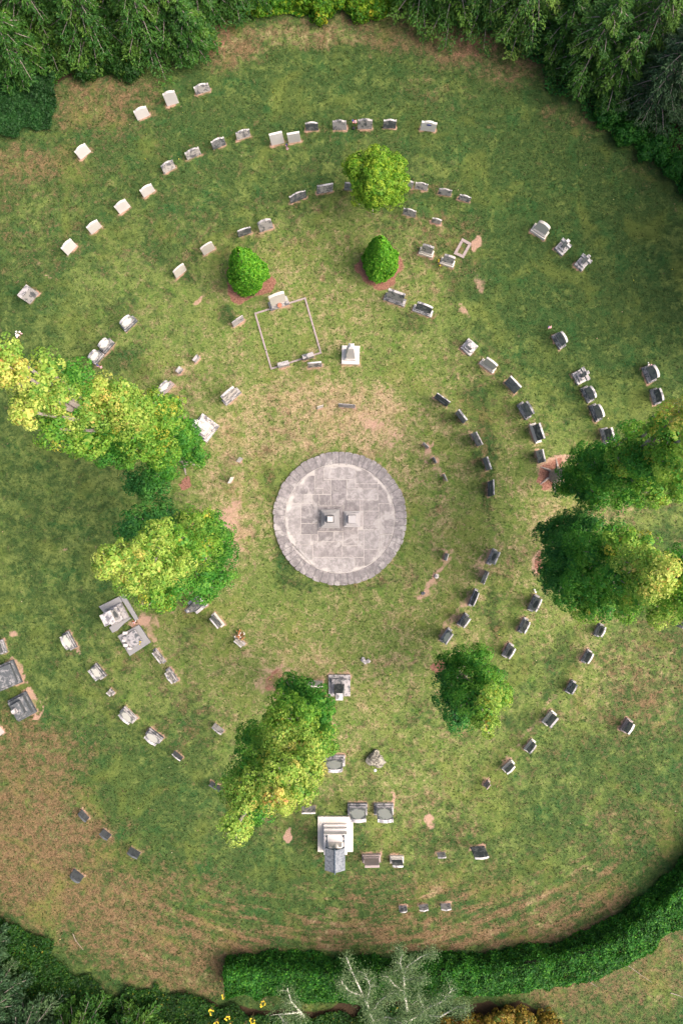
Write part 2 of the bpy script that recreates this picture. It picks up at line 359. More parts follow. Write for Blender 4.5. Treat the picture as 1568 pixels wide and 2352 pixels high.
g('plinth',744.5,1732.5,791,1733,40,'halo','round','big clean-faced tablet with twin white knobs at the right of the bottom maple',base='mott')
g('plinth',799,1843,842,1843,43,'halo','seg','soot-edged tablet on stepped base, left of the pair above the canopied tomb',base='sooty')
g('plinth',859.5,1843,902,1843,42,'halo','seg','paler tablet on stepped base, right of the pair above the canopied tomb',base='grey')
g('plinth',832,1960.5,872.5,1959.5,29,'granite','flat','brownish block tablet with lichen edges just right of the canopied tomb',base='granite')
g('plinth',895.5,1964,925.5,1964,25,'sooty','arch','dark streaked tablet with a yellow spot, second right of the canopied tomb',base='cream')

def outline(w, h, style):
    a = w/2; P = [(-a, 0), (a, 0)]
    def arc(x0, z0, x1, z1, rise, n=8):
        out = []
        for i in range(n+1):
            t = i/n; out.append((x0+(x1-x0)*t, z0+(z1-z0)*t+rise*4*t*(1-t)))
        return out
    if style == 'flat': return P+[(a, h), (-a, h)]
    if style == 'arch': r = .13*w; return P+arc(a, h-r, -a, h-r, r)
    if style == 'peak': return P+[(a, h-.2*w), (a*.55, h-.12*w), (0, h), (-a*.55, h-.12*w), (-a, h-.2*w)]
    if style == 'round':
        r = min(.38*w, .6*h); return P+[(a*math.cos(t), h-r+r*math.sin(t)) for t in [math.pi*i/14 for i in range(15)]]
    if style == 'bump':
        r = .14*w; return P+[(a, h-r*.8), (a*.82, h-r*.8), (a*.8, h-r*1.1)]+arc(a*.62, h-r*.8, -a*.62, h-r*.8, r*.9)+[(-a*.8, h-r*1.1), (-a*.82, h-r*.8), (-a, h-r*.8)]
    r = .16*w     # seg: shouldered arch with little ears
    return P+[(a, h-r*.9), (a*.84, h-r*.9), (a*.82, h-r*1.2)]+arc(a*.78, h-r, -a*.78, h-r, r)+[(-a*.82, h-r*1.2), (-a*.84, h-r*.9), (-a, h-r*.9)]

STONES = []
def frame(x1, y1, x2, y2):
    P, Q = at(x1, y1), at(x2, y2)
    mid = (P+Q)/2; x = (Q-P).normalized(); y = Vector((-x.y, x.x, 0))
    if y.dot(mid) < 0: x, y = -x, -y
    return mid, math.atan2(x.y, x.x), (Q-P).length, mid.dot(y)/S

def build_stone(a, k):
    kind, x1, y1, x2, y2, f, mat, style, label = a
    if mat == 'slate' and x1 < 700: mat = 'slate_dark'
    mid, rz, w, r = frame(x1, y1, x2, y2)
    STONES.append((mid.copy(), rz, w, f*S))
    r = max(r, 60)
    f = f*(1.05 if kind == 'slab' else 1.12)+1
    if kind == 'plinth': w *= 1.05
    t = k.get('t', min(.11, f*S*.18)) if kind == 'slab' else min(.17, f*S*.17)
    top = k.get('top')
    if kind == 'slab':
        h = H*(1-(r+t/S)/(r+f)); h = max(.1, min(1.5, h))
        bm = bmesh.new(); prism(bm, outline(w, h, style), 0, t)
        for v in bm.verts: v.co.z += (-.06 if v.co.z < .01 else 0)
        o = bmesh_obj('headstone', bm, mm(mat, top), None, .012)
        o.location = mid; o.rotation_euler = (R(random.uniform(-3, 3)), R(random.uniform(-2.5, 2.5)), rz+R(random.uniform(-2, 2)))
        tag(o, label, 'headstone', 'gravestones')
        if k.get('oval'):
            b2 = bmesh.new(); lathe(b2, [(.13, 0), (.13, .012), (.11, .016)], 20)
            for v in b2.verts: v.co = Vector((v.co.x, -v.co.z, v.co.y*.62+h*.72))
            bmesh_obj('oval_plaque', b2, M['blue'], o, top_slot=False)
        return
    pd = f*S*k.get('pd', .55); ph = min(.30, max(.12, f*S*.42)); base = k.get('base', {'halo': 'sooty', 'core': 'grey', 'mott': 'mott', 'granite': 'granite'}.get(mat, 'grey'))
    root = empty('monument', mid, rz); tag(root, label, 'gravestone', 'gravestones')
    root.rotation_euler[0] = R(random.uniform(-.8, .8))
    bm = bmesh.new(); box(bm, -w/2, w/2, 0, pd, -.08, ph*.62, .004, .004); box(bm, -w*.44, w*.44, pd*.12, pd*.92, ph*.62, ph, .012, .012)
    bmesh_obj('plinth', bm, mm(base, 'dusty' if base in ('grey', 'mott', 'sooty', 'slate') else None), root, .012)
    y0 = pd*.28; dd = (y0+t)/S
    h = H*(1-(r+dd)/(r+f)); h = max(ph+.12, min(1.9, h))
    tw = w*k.get('tw', .78)
    bm = bmesh.new(); prism(bm, outline(tw, h-ph, style), y0, y0+t)
    for v in bm.verts: v.co.z += ph-.004*(v.co.z < .01)
    rim = k.get('rim')
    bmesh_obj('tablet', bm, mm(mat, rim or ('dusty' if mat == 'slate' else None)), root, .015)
    bm = bmesh.new()                                 # moulded fillet at the tablet's foot
    box(bm, -tw/2-.03, tw/2+.03, y0-.035, y0-.003, ph+.001, ph+.05, .01, .005); bmesh_obj('moulding', bm, mm(base), root)
    if k.get('urn'):
        bm = bmesh.new(); lathe(bm, [(.05, 0), (.09, .05), (.12, .16), (.10, .2)], 14, 0, y0-.12)
        for v in bm.verts: v.co.z += ph
        tag(bmesh_obj('flower_urn', bm, M['terracotta'], root), 'round red clay urn')
for a, k in GS: build_stone(a, k)

# ------------------------------------------------------------------ crosses
def cross(x1, y1, x2, y2, pdpx, ch, label, arm=.62, mat='mott'):
    mid, rz, w, r = frame(x1, y1, x2, y2); STONES.append((mid.copy(), rz, w, pdpx*S))
    root = empty('stone_cross', mid, rz); tag(root, label, 'grave cross', 'stone crosses'); d = pdpx*S
    bm = bmesh.new(); box(bm, -w/2, w/2, 0, d, -.08, .2); bmesh_obj('plinth', bm, mm('mott'), root, .015)
    bm = bmesh.new(); box(bm, -w*.36, w*.36, d*.16, d*.84, .2, .36, .02, .02); bmesh_obj('step', bm, mm(mat), root, .015)
    z0, z1 = .36, ch; s = .085; yc = d*.52
    prof = [(-s*1.2, z0), (s*1.2, z0), (s, z1*.62), (arm/2, z1*.62), (arm/2, z1*.62+.2), (s, z1*.62+.2), (s, z1), (-s, z1), (-s, z1*.62+.2), (-arm/2, z1*.62+.2), (-arm/2, z1*.62), (-s, z1*.62)]
    bm = bmesh.new(); prism(bm, prof, yc-.085, yc+.085); bmesh_obj('cross', bm, mm(mat), root, .015)
cross(1270.5,572.5,1288.5,589.5,24,1.25,'stone cross on square stepped plinth, left of the two upper right crosses')
cross(1316,609.5,1333.5,624.5,25,1.3,'stone cross on square stepped plinth, right of the two upper right crosses')
cross(1310.5,859.5,1324.5,886,28,1.35,'big stone cross on a wide plinth at the head of the right hand row',.72,'grey')

# ------------------------------------------------------------------ stepped pedestals and obelisks
def obelisk(x1, y1, x2, y2, tiers, shaft, label, name='obelisk', mats=('white','white'), cat='obelisk', cap=None, yoff=None):
    """tiers: (width, depth, z0, z1, y centre); shaft: (w0, w1, z0, z1, y centre, pyramid height)"""
    mid, rz, w, r = frame(x1, y1, x2, y2); STONES.append((mid.copy(), rz, w, w))
    root = empty(name, mid, rz); tag(root, label, cat)
    for i, (tw, td, z0, z1, yc) in enumerate(tiers):
        bm = bmesh.new(); box(bm, -tw/2, tw/2, yc-td/2, yc+td/2, z0, z1, .008*(i > 0), .008*(i > 0))
        bmesh_obj('plinth' if i == 0 else 'step', bm, mm(mats[0]), root, .015)
    w0, w1, z0, z1, yc, ph = shaft
    bm = bmesh.new(); box(bm, -w0/2, w0/2, yc-w0/2, yc+w0/2, z0, z1, (w0-w1)/2, (w0-w1)/2)
    bmesh_obj('shaft', bm, mm(mats[1]), root, .012)
    if ph:
        bm = bmesh.new(); c = w1/2+.01; box(bm, -c, c, yc-c, yc+c, z1, z1+ph, c*.8, c*.8); bmesh_obj('cap', bm, mm(cap or mats[1]), root, .01)
    return root
obelisk(784,836.5,824,838,[(.91,.95,-.08,.16,.47),(.60,.60,.16,.34,.47)],(.50,.27,.34,2.3,.47,.18),
    'white tapering obelisk on a square white plinth, right of the kerbed plot')
obelisk(457.5,1363.5,478.5,1388.5,[(.76,.72,-.08,.25,.36),(.6,.56,.25,.42,.36)],(.5,.17,.42,3.0,.36,.12),
    'dark-faced obelisk at the lower edge of the left maple', mats=('mott','sooty'), cap='dust')
obelisk(754.5,1548.5,804,1548.5,[(1.12,1.1,-.08,.14,.56),(.80,.82,.14,.36,.60)],(.52,.34,.36,2.1,.68,.05),
    'dark tapering shaft with pale top on a stepped square base beside the bottom maple', name='tapered_shaft', mats=('grey','sooty'), cap='mott')
obelisk(1055.5,800,1078,819,[(.66,.66,-.08,.18,.33),(.48,.48,.18,.38,.33)],(.34,.28,.38,.75,.33,.06),
    'square stepped pedestal with a broken top, on the right slope beside the pale wide monument', name='broken_pedestal', mats=('mott','mott'), cat='pedestal', cap='sooty')

# great dark tombs at the left edge
def tomb(x1, y1, x2, y2, dpx, label, mats, tiers, knob=None):
    mid, rz, w, r = frame(x1, y1, x2, y2); STONES.append((mid.copy(), rz, w, dpx*S)); d = dpx*S
    root = empty('tomb', mid, rz); tag(root, label, 'tomb')
    for i, (ins, z0, z1) in enumerate(tiers):
        bm = bmesh.new(); box(bm, -w/2+ins, w/2-ins, ins, d-ins, z0, z1, .02*(i > 0), .02*(i > 0), .006)
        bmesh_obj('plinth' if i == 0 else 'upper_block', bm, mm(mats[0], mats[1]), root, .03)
    if knob:
        z = tiers[-1][2]; bm = bmesh.new(); box(bm, -.14, .14, d*.62-.14, d*.62+.14, z, z+knob, .05, .05); bmesh_obj('finial', bm, mm('mott'), root, .02)
    return root
tomb(32.5,1514,54,1566,62,'great flat dark tomb cut by the left edge, upper of two',('slate_dark','sooty'),[(0,-.1,.22),(.1,.22,.42)])
tomb(61,1586,87,1634,46,'great dark tomb with a pale knob on top near the left edge, lower of two',('slate_dark','sooty'),[(0,-.1,.2),(.08,.2,.5),(.26,.5,.8)],.22)

# ruined family plot: platform, tall pedestal, sunken hollow, second slab
def quad_slab(name, pts, z, mats, label, cat, parent=None, z0=-.08):
    bm = bmesh.new(); n = len(pts)
    a = [bm.verts.new(at(*p)+Vector((0, 0, z0))) for p in pts]; b = [bm.verts.new(at(*p)+Vector((0, 0, z))) for p in pts]
    bm.faces.new(a); bm.faces.new(b[::-1])
    for i in range(n): bm.faces.new((a[i], b[i], b[(i+1) % n], a[(i+1) % n]))
    o = bmesh_obj(name, bm, mats, parent, .015)
    if label: tag(o, label, cat)
    return o
rt = empty('family_tomb', at(274, 1408)); tag(rt, 'tall square pedestal with pale cap on a cracked L-shaped stone platform', 'tomb')
def child_world(o, root):
    o.parent = root; o.matrix_parent_inverse = Matrix.Translation(-root.location)
for pts in ([(286,1362.5),(320,1421.5),(312,1425),(276,1369)], [(275.5,1369.5),(283,1382),(241,1408),(228.5,1392.5)], [(299,1417),(304,1419),(286,1432),(271,1448),(260,1453),(252,1440)]):
    child_world(quad_slab('platform_slab', pts, .12, mm('sooty','ped_mid'), None, None), rt)
pm, prz, pw, pr = frame(281, 1383.5, 298, 1417)
def pbox(nm, x0, x1, y0, y1, z0, z1, mt, tx=0, ty=0):
    bm = bmesh.new(); box(bm, x0, x1, y0, y1, z0, z1, tx, ty); o = bmesh_obj(nm, bm, mt, None, .015)
    o.parent = rt; o.location = pm-rt.location; o.rotation_euler = (0, 0, prz)
pbox('plinth', -.42, .42, 0, .95, -.08, .28, mm('grey'))
pbox('step', -.36, .36, .2, .88, .28, .5, mm('mott')); pbox('pedestal', -.29, .29, .28, .80, .5, 1.5, mm('core'), .02, .02)
pbox('cap', -.31, .31, .24, .84, 1.5, 1.6, mm('cream','dust'))
s2 = quad_slab('sunken_slab', [(321,1434),(348,1474.5),(300,1506),(272,1460)], .14, mm('sooty','ped_mid'), 'broken square slab tomb with small white fragments, below the pedestal platform', 'tomb')
child = quad_slab('cover_slab', [(313,1444),(331,1470),(304,1488),(284,1463)], .26, mm('ped_mid','dusty'), None, None, s2, .141)
bm = bmesh.new()
for (x, y, sx) in ((288,1469,.1),(292,1480,.12),(301,1487,.1),(291,1452,.12)):
    p = at(x, y); box(bm, p.x-sx, p.x+sx, p.y-sx*.7, p.y+sx*.7, .262 if y < 1486 else .142, .36, .02, .02, .01)
bmesh_obj('stone_fragment', bm, mm('white'), s2, .01)

# robed statue on a stepped pedestal
sr = empty('statue_monument', at(471, 983), math.atan2(-38.5, 27)*0+R(-37)); tag(sr, 'white robed statue on a stepped square pedestal beside the big left maple', 'statue')
for i, (a, z0, z1, nm) in enumerate(((.55, -.08, .16, 'plinth'), (.44, .16, .34, 'step'), (.33, .34, .78, 'pedestal'))):
    bm = bmesh.new(); box(bm, -a, a, -a, a, z0, z1, .01, .01); bmesh_obj(nm, bm, mm('grey' if i < 2 else 'cream', 'mott' if i < 2 else 'cream'), sr, .015)
bm = bmesh.new(); prof = [(.27,.785),(.28,.84),(.25,.95),(.20,1.4),(.17,1.75),(.15,1.95),(.19,2.15),(.21,2.35),(.17,2.47),(.07,2.52),(.065,2.6)]
seg = 40; rings = []
for r_, z in prof:
    rings.append([bm.verts.new(((r_*(1+(.09 if z < 2 else .0)*math.sin(i*2*math.pi/seg*10)))*math.cos(2*math.pi*i/seg), (r_*.8*(1+(.09 if z < 2 else 0)*math.sin(i*2*math.pi/seg*10)))*math.sin(2*math.pi*i/seg), z)) for i in range(seg)])
for A, B in zip(rings, rings[1:]):
    for i in range(seg): bm.faces.new((A[i], A[(i+1) % seg], B[(i+1) % seg], B[i]))
bm.faces.new(rings[0][::-1]); bm.faces.new(rings[-1])
blob(bm, (0, .02, 2.7), .115, 2, .05, 1.2)
tube(bm, [(.19,0,2.38),(.27,-.12,2.1),(.12,-.26,2.05)], [.07,.06,.04]); tube(bm, [(-.19,0,2.38),(-.27,-.12,2.12),(-.08,-.26,2.12)], [.07,.06,.04])
o = bmesh_obj('robed_figure', bm, M['white'], sr, top_slot=False)
for p in o.data.polygons: p.use_smooth = True

# canopied tomb
ct = empty('canopied_tomb', at(770, 1914)); tag(ct, 'white marble tomb with iron posts and a ridged grey metal canopy', 'tomb')
def cb(nm, x0, x1, y0, y1, z0, z1, mt, tx=0, ty=0, bev=.015):
    """y in metres outward (down the survey grid) from the tomb's inner edge"""
    bm = bmesh.new(); yo = (1914-1873.5)*S; box(bm, x0, x1, yo-y1, yo-y0, z0, z1, tx, ty); return bmesh_obj(nm, bm, mt, ct, bev)
cb('base_slab', -.91, .91, 0, 1.82, -.08, .14, mm('cream'))
cb('step', -.60, .60, .33, 1.75, .14, .32, mm('white')); cb('step', -.58, .60, .45, 1.7, .32, .55, mm('white'))
cb('die', -.58, .60, .58, 1.62, .55, .95, mm('white'))
cb('altar', -.36, .36, .95, 1.5, .95, 1.5, mm('cream'), .04, .04)
for sx in (-.42, .42):
    for yy in (.66, 1.52):
        bm = bmesh.new(); yo = (1914-1873.5)*S
        lathe(bm, [(.05,.95),(.05,1.0),(.028,1.04),(.026,1.5),(.05,1.55),(.05,1.62),(.026,1.66),(.026,2.3),(.055,2.36),(.06,2.5)], 10, sx, yo-yy)
        bmesh_obj('post', bm, M['iron'], ct)
for sx in (-1, 1):
    bm = bmesh.new(); yo = (1914-1873.5)*S
    tube(bm, [(sx*.42, yo-.66, 2.3), (sx*.3, yo-.66, 2.48), (sx*.1, yo-.66, 2.56)], [.022, .022, .018], 6); bmesh_obj('scroll_bracket', bm, M['iron'], ct)
cb('front_beam', -.46, .46, .62, .70, 2.5, 2.6, mm('iron'), bev=.008); cb('rear_beam', -.46, .46, 1.48, 1.56, 2.5, 2.6, mm('iron'), bev=.008)
bm = bmesh.new(); yo = (1914-1873.5)*S
for sx in (-1, 1):
    nb = 9
    for i in range(nb):       # ribbed sheet: overlapping courses down the slope
        y0 = .56+i*(1.08/nb)
        prism(bm, [(0, 2.90), (sx*.49, 2.60), (sx*.49, 2.63), (0, 2.93)], yo-y0-1.08/nb+.002, yo-y0-.004*(i % 2))
bmesh_obj('roof_sheet', bm, M['lead'], ct, top_slot=False)
bm = bmesh.new(); tube(bm, [(0, yo-.5, 2.94), (0, yo-1.7, 2.94)], [.028, .028], 8); bmesh_obj('ridge_roll', bm, M['iron'], ct)
bm = bmesh.new(); prism(bm, [(-.46, 2.6), (.46, 2.6), (0, 2.88)], yo-.61, yo-.58); bmesh_obj('gable', bm, M['iron'], ct, top_slot=False)
bm = bmesh.new(); lathe(bm, [(.15,1.5),(.13,1.6),(.11,1.85),(.15,2.0),(.06,2.08),(.05,2.12)], 14, .02, yo-.98); blob(bm, (.02, yo-.98, 2.2), .09, 2, .04, 1.2)
bmesh_obj('bust', bm, M['cream'], ct)

# ------------------------------------------------------------------ round platform with two pedestals
PC = at(780.5, 1190.8); PR, RI = 152.7*S, 125*S
pl = empty('round_platform', PC); tag(pl, 'round stone-paved platform ringed with wedge-shaped kerb stones at the centre', 'platform')
n = 58; a = 0.0; ang = []
ws = [random.uniform(.8, 1.25) for _ in range(n)]; tot = sum(ws)
for wgt in ws: ang.append((a, a+2*math.pi*wgt/tot)); a += 2*math.pi*wgt/tot
for (a0, a1) in ang:
    bm = bmesh.new(); gp = .008; ro = PR*random.uniform(.990, 1.006); zz = .13+random.uniform(-.008, .008); pr = []
    for i in range(4):
        t = a0+(a1-a0)*i/3; tt = min(max(t, a0+gp/2), a1-gp/2); bul = 1+.006*math.sin(math.pi*i/3)
        pr.append((ro*bul*math.cos(tt), ro*bul*math.sin(tt)))
    for i in range(3, -1, -1):
        t = a0+(a1-a0)*i/3; tt = min(max(t, a0+gp/2), a1-gp/2); pr.append(((RI+.026)*math.cos(tt), (RI+.026)*math.sin(tt)))
    A = [bm.verts.new((x, y, -.08)) for x, y in pr]; B = [bm.verts.new((x, y, zz)) for x, y in pr]
    bm.faces.new(A); bm.faces.new(B[::-1])
    for i in range(8): bm.faces.new((A[i], B[i], B[(i+1) % 8], A[(i+1) % 8]))
    bmesh_obj('kerb_stone', bm, M['pave_dark'], pl, .012, False)
bm = bmesh.new(); lathe(bm, [(PR*.975, -.1), (PR*.975, .10)], 72); bmesh_obj('mortar_bed', bm, M['ped_mid'], pl)
bm = bmesh.new(); lathe(bm, [(RI+.022, .101), (RI+.022, .127)], 72); bmesh_obj('mortar_ring', bm, M['mortar'], pl)
# paving slabs: rectangles read off the survey zoom (x0,y0,x1,y1 on a 4.717 px grid), clipped to the inner circle
SL = [(510,205,612,470,'pave'),(612,235,952,375,'pave_light'),(952,205,1190,420,'pave'),(300,330,510,535,'pave_dark'),(190,470,400,635,'pave_light'),(400,535,485,635,'pave_light'),
 (485,535,560,660,'pave_dark'),(560,535,685,660,'pave_dark'),(510,470,600,535,'pave'),(600,375,685,535,'pave'),(685,375,855,660,'pave_dark'),(855,375,950,475,'pave_light'),(855,475,1190,595,'pave_light'),(950,420,1190,475,'pave'),
 (1190,420,1385,635,'pave'),(170,635,360,970,'pave_light'),(360,635,545,850,'pave_dark'),(360,850,545,970,'pave_dark'),(545,660,820,935,'pave_dark'),(820,595,1000,715,'pave_dark'),(1000,595,1200,715,'pave'),
 (820,715,1030,885,'pave_light'),(1030,715,1200,915,'pave'),(1200,635,1385,970,'pave'),(180,970,470,1080,'pave_light'),(470,970,545,1045,'pave'),(545,935,715,1045,'pave_dark'),(715,935,815,1045,'pave_light'),(815,885,975,1090,'pave'),
 (975,915,1040,1090,'pave_light'),(1040,915,1205,1130,'pave_light'),(1205,970,1385,1200,'pave'),(200,1080,490,1330,'pave_light'),(490,1045,808,1215,'pave'),(808,1090,1040,1215,'pave'),(1040,1130,1205,1310,'pave'),(490,1215,940,1400,'pave_light'),(940,1215,1040,1400,'pave')]
def clip_rect(x0, y0, x1, y1, rad):
    pts = []
    for (ax, ay), (bx, by) in (((x0,y0),(x1,y0)),((x1,y0),(x1,y1)),((x1,y1),(x0,y1)),((x0,y1),(x0,y0))):
        for i in range(12): pts.append((ax+(bx-ax)*i/12, ay+(by-ay)*i/12))
    ins = [(x, y) for x, y in pts]
    out = []
    for x, y in ins:
        d = math.hypot(x, y)
        if d > rad: x, y = x*rad/d, y*rad/d
        if not out or math.hypot(x-out[-1][0], y-out[-1][1]) > .004: out.append((x, y))
    if len(out) > 2 and math.hypot(out[0][0]-out[-1][0], out[0][1]-out[-1][1]) < .004: out.pop()
    return out
for (x0, y0, x1, y1, mk) in SL:
    k = S/4.717; gx = .015
    rc = clip_rect((x0-782.5)*k+gx, (795-y1)*k+gx, (x1-782.5)*k-gx, (795-y0)*k-gx, RI-.014)
    area = abs(sum(rc[i][0]*rc[(i+1) % len(rc)][1]-rc[(i+1) % len(rc)][0]*rc[i][1] for i in range(len(rc))))/2
    if area < .02: continue
    bm = bmesh.new(); zz = .135+random.uniform(-.004, .006)
    A = [bm.verts.new((x, y, .05)) for x, y in rc]; B = [bm.verts.new((x, y, zz)) for x, y in rc]
    bm.faces.new(A[::-1]); bm.faces.new(B)
    for i in range(len(rc)): bm.faces.new((A[i], A[(i+1) % len(rc)], B[(i+1) % len(rc)], B[i]))
    bmesh_obj('paving_slab', bm, M[mk], pl, 0, False)
def ped(cx, cy, tiers, label, mats):
    root = empty('pedestal', at(cx, cy)+Vector((0, 0, .145))); tag(root, label, 'pedestal')
    for i, (a, z0, z1, tp, nm, mk) in enumerate(tiers):
        bm = bmesh.new(); box(bm, -a, a, -a, a, z0, z1, tp, tp); bmesh_obj(nm, bm, mm(mk, mk if mk in ('white', 'cream', 'pave_dark') else mats), root, .012)
ped(758.5, 1191.5, [(.62,0,.05,0,'base_slab','pave_dark'),(.475,.05,.26,.0,'plinth','ped_dark'),(.39,.26,.38,.0,'step','ped_dark'),(.31,.38,.5,.0,'step','ped_dark'),(.19,.5,1.2,.03,'shaft','ped_dark'),(.135,1.2,1.42,.012,'cap','white')],
    'taller stepped dark pedestal with bright white cap, left on the round platform', 'ped_top')
ped(808, 1192.5, [(.42,0,.10,.01,'plinth','grey'),(.35,.10,.2,.02,'step','grey'),(.22,.2,.62,.02,'block','mott')],
    'lower grey pedestal beside the taller one, right on the round platform', 'ped_pale')

# ------------------------------------------------------------------ kerbed plots, rocks, ornaments
def kerb_frame(name, P, w, z, mat, label):
    root = empty(name, at(*P[0])); tag(root, label, 'grave kerb')
    for i in range(4):
        a, b = at(*P[i]), at(*P[(i+1) % 4]); d = (b-a).normalized(); nrm = Vector((-d.y, d.x, 0))
        c = sum((at(*p) for p in P), Vector())/4
        if nrm.dot(c-a) < 0: nrm = -nrm
        bm = bmesh.new(); L = (b-a).length; ns = max(2, int(L/.5)); t0 = w+.002 if i % 2 else 0; t1 = L-w-.002 if i % 2 else L
        for j in range(ns):
            u0 = t0+(t1-t0)*j/ns; u1 = t0+(t1-t0)*(j+1)/ns-.006; zz = z+random.uniform(-.012, .012)
            q = [a+d*u0, a+d*u1, a+d*u1+nrm*w, a+d*u0+nrm*w]
            A = [bm.verts.new(v+Vector((0, 0, -.05))) for v in q]; B = [bm.verts.new(v+Vector((0, 0, zz))) for v in q]
            bm.faces.new(A[::-1]); bm.faces.new(B)
            for k in range(4): bm.faces.new((A[k], A[(k+1) % 4], B[(k+1) % 4], B[k]))
        o = bmesh_obj('kerb', bm, mm(mat), root); o.matrix_parent_inverse = Matrix.Translation(-root.location)
kerb_frame('plot_kerb', [(584,719),(702,683),(739,811.5),(622,849.5)], .085, .05, 'granite', 'large square of narrow stone kerbs round a grass plot below the conifers')
kerb_frame('plot_kerb', [(1060.5,547.5),(1082.5,560),(1063.5,594),(1040.5,583.5)], .14, .06, 'granite', 'small pinkish kerb frame, empty, upper right of the right conifer')

def rock(x, y, n, rad, label, name='rock_marker', mat='mott', ball=None):
    root = empty(name, at(x, y)); tag(root, label, 'rock')
    for i in range(n):
        t = random.uniform(0, 6.28); q = rad*math.sqrt(random.random())*.75 if n > 1 else 0
        bm = bmesh.new(); rr = rad*(1 if n == 1 else random.uniform(.3, .58)); blob(bm, (q*math.cos(t), q*math.sin(t)*.8, rr*.4+(rad-q)*.35*(n > 1)), rr, 2, .35, .8)
        bmesh_obj('stone', bm, mm(mat), root, top_slot=False)
    if ball:
        bm = bmesh.new(); blob(bm, ball, .085, 2, .03); bmesh_obj('white_ball', bm, M['white'], root)
rock(860, 1737, 11, .52, 'heaped rubble rock monument with a white ball, right of the clean-faced tablet', 'rock_cairn', 'rough', (0, -.55, .55))
rock(1002, 1323, 1, .13, 'rounded grey rock in the earth strip lower right of the platform, middle of three')
rock(971, 1362, 1, .1, 'small dark rock lowest in the earth strip lower right of the platform', mat='sooty')
rock(838, 1516, 4, .22, 'little cluster of grey rocks alone in the grass below the platform')
rock(1145, 1545, 2, .1, 'two white pebbles at the right edge of the small lower right maple', mat='white')

def leafcard(bm, c, d, u, L, w):
    c, d, u = Vector(c), Vector(d), Vector(u); s = d.cross(u).normalized()*w
    v = [bm.verts.new(p) for p in (c, c+d*L*.5+s+u*.01, c+d*L, c+d*L*.5-s+u*.01)]; bm.faces.new(v)
def bouquet(x, y, rad, mats, label, n=26, z=.05, name='flower_bouquet'):
    root = empty(name, at(x, y)+Vector((0, 0, z))); tag(root, label, 'flowers')
    bm = bmesh.new()
    for i in range(n):
        t = random.uniform(0, 6.28); e = random.uniform(.1, .9); d = Vector((math.cos(t)*math.cos(e), math.sin(t)*math.cos(e), math.sin(e)))
        leafcard(bm, (0, 0, 0), d, Vector((-d.y, d.x, .3)).normalized(), rad*random.uniform(.7, 1.3), .02)
    bmesh_obj('stalk', bm, M['drystalk'], root)
    for mk in mats:
        bm = bmesh.new()
        for i in range(max(2, n//7)):
            t = random.uniform(0, 6.28); q = rad*math.sqrt(random.random()); blob(bm, (q*math.cos(t), q*math.sin(t), random.uniform(.04, .14)), random.uniform(.03, .055), 1, .3)
        bmesh_obj('blossom', bm, M[mk], root)
bouquet(553, 1458, .30, ['rust', 'drystalk', 'rust', 'petal', 'drystalk'], 'spray of dried orange and brown flowers on the small stone lower left of the platform', 60, .12)
bouquet(1012, 605, .2, ['drystalk', 'yellow'], 'dead brown flowers lying against the grey tablet near the empty kerb frame', 40)
bouquet(45, 770, .2, ['petal', 'pink', 'petal', 'petal'], 'white and pink artificial flowers on bare earth near the left edge', 24)
bouquet(1483, 841, .12, ['pink', 'petal'], 'small pink and white flowers beside the dark round tablet near the right edge', 14, .3)
bouquet(313, 1428, .14, ['petal', 'pink', 'rust'], 'faded pink flowers in the hollow between the ruined tomb slabs', 20)
bouquet(325, 1475, .07, ['yellow'], 'tiny yellow posy on the broken square slab', 8, .16)
bouquet(1225.5, 1358, .1, ['petal', 'petal'], 'white ribbon posy above the dark mottled stone below the lower right maple', 8, .05)

def flag(x, y, rz, label):
    root = empty('small_flag', at(x, y), rz); tag(root, label, 'flag', 'small grave flags')
    bm = bmesh.new(); tube(bm, [(0, 0, -.05), (.01, 0, .55)], [.006, .005], 6); bmesh_obj('stick', bm, M['drystalk'], root)
    # drooping cloth: six stripes and a blue canton, hanging out from the stick
    nx, ns = 8, 7
    for mk in ('red', 'cloth', 'blue'):
        bm = bmesh.new()
        for j in range(ns):
            for i in range(nx):
                cat_ = 'blue' if (i < 3 and j >= 3) else ('red' if j % 2 == 0 else 'cloth')
                if cat_ != mk: continue
                q = []
                for (a_, b_) in ((i, j), (i+1, j), (i+1, j+1), (i, j+1)):
                    u = a_/nx; v_ = b_/ns
                    q.append(bm.verts.new((.01+u*.24, .03*math.sin(u*7)+v_*.10, .33+v_*.16-u*.10)))
                bm.faces.new(q)
        bmesh.ops.remove_doubles(bm, verts=bm.verts, dist=.0005)
        bmesh_obj({'red': 'red_stripes', 'cloth': 'white_stripes', 'blue': 'canton'}[mk], bm, M[mk], root, top_slot=False)
flag(655, 341, R(-60), 'small striped flag in the turf between the two plain white headstones')
flag(809, 291, R(20), 'small striped flag beside the dark urn in the top row')
flag(228, 846, R(-10), 'small striped flag at the foot of the two touching round tablets')
flag(1254, 760, R(30), 'small striped flag left of the black tablet with white rim')
bm = bmesh.new(); lathe(bm, [(.03, 0), (.06, .1), (.075, .18), (.06, .2)], 14); u = bmesh_obj('flower_urn', bm, M['black']); u.location = at(812, 297.5); tag(u, 'tiny dark metal urn on the grass between two grey headstones of the top row', 'urn')

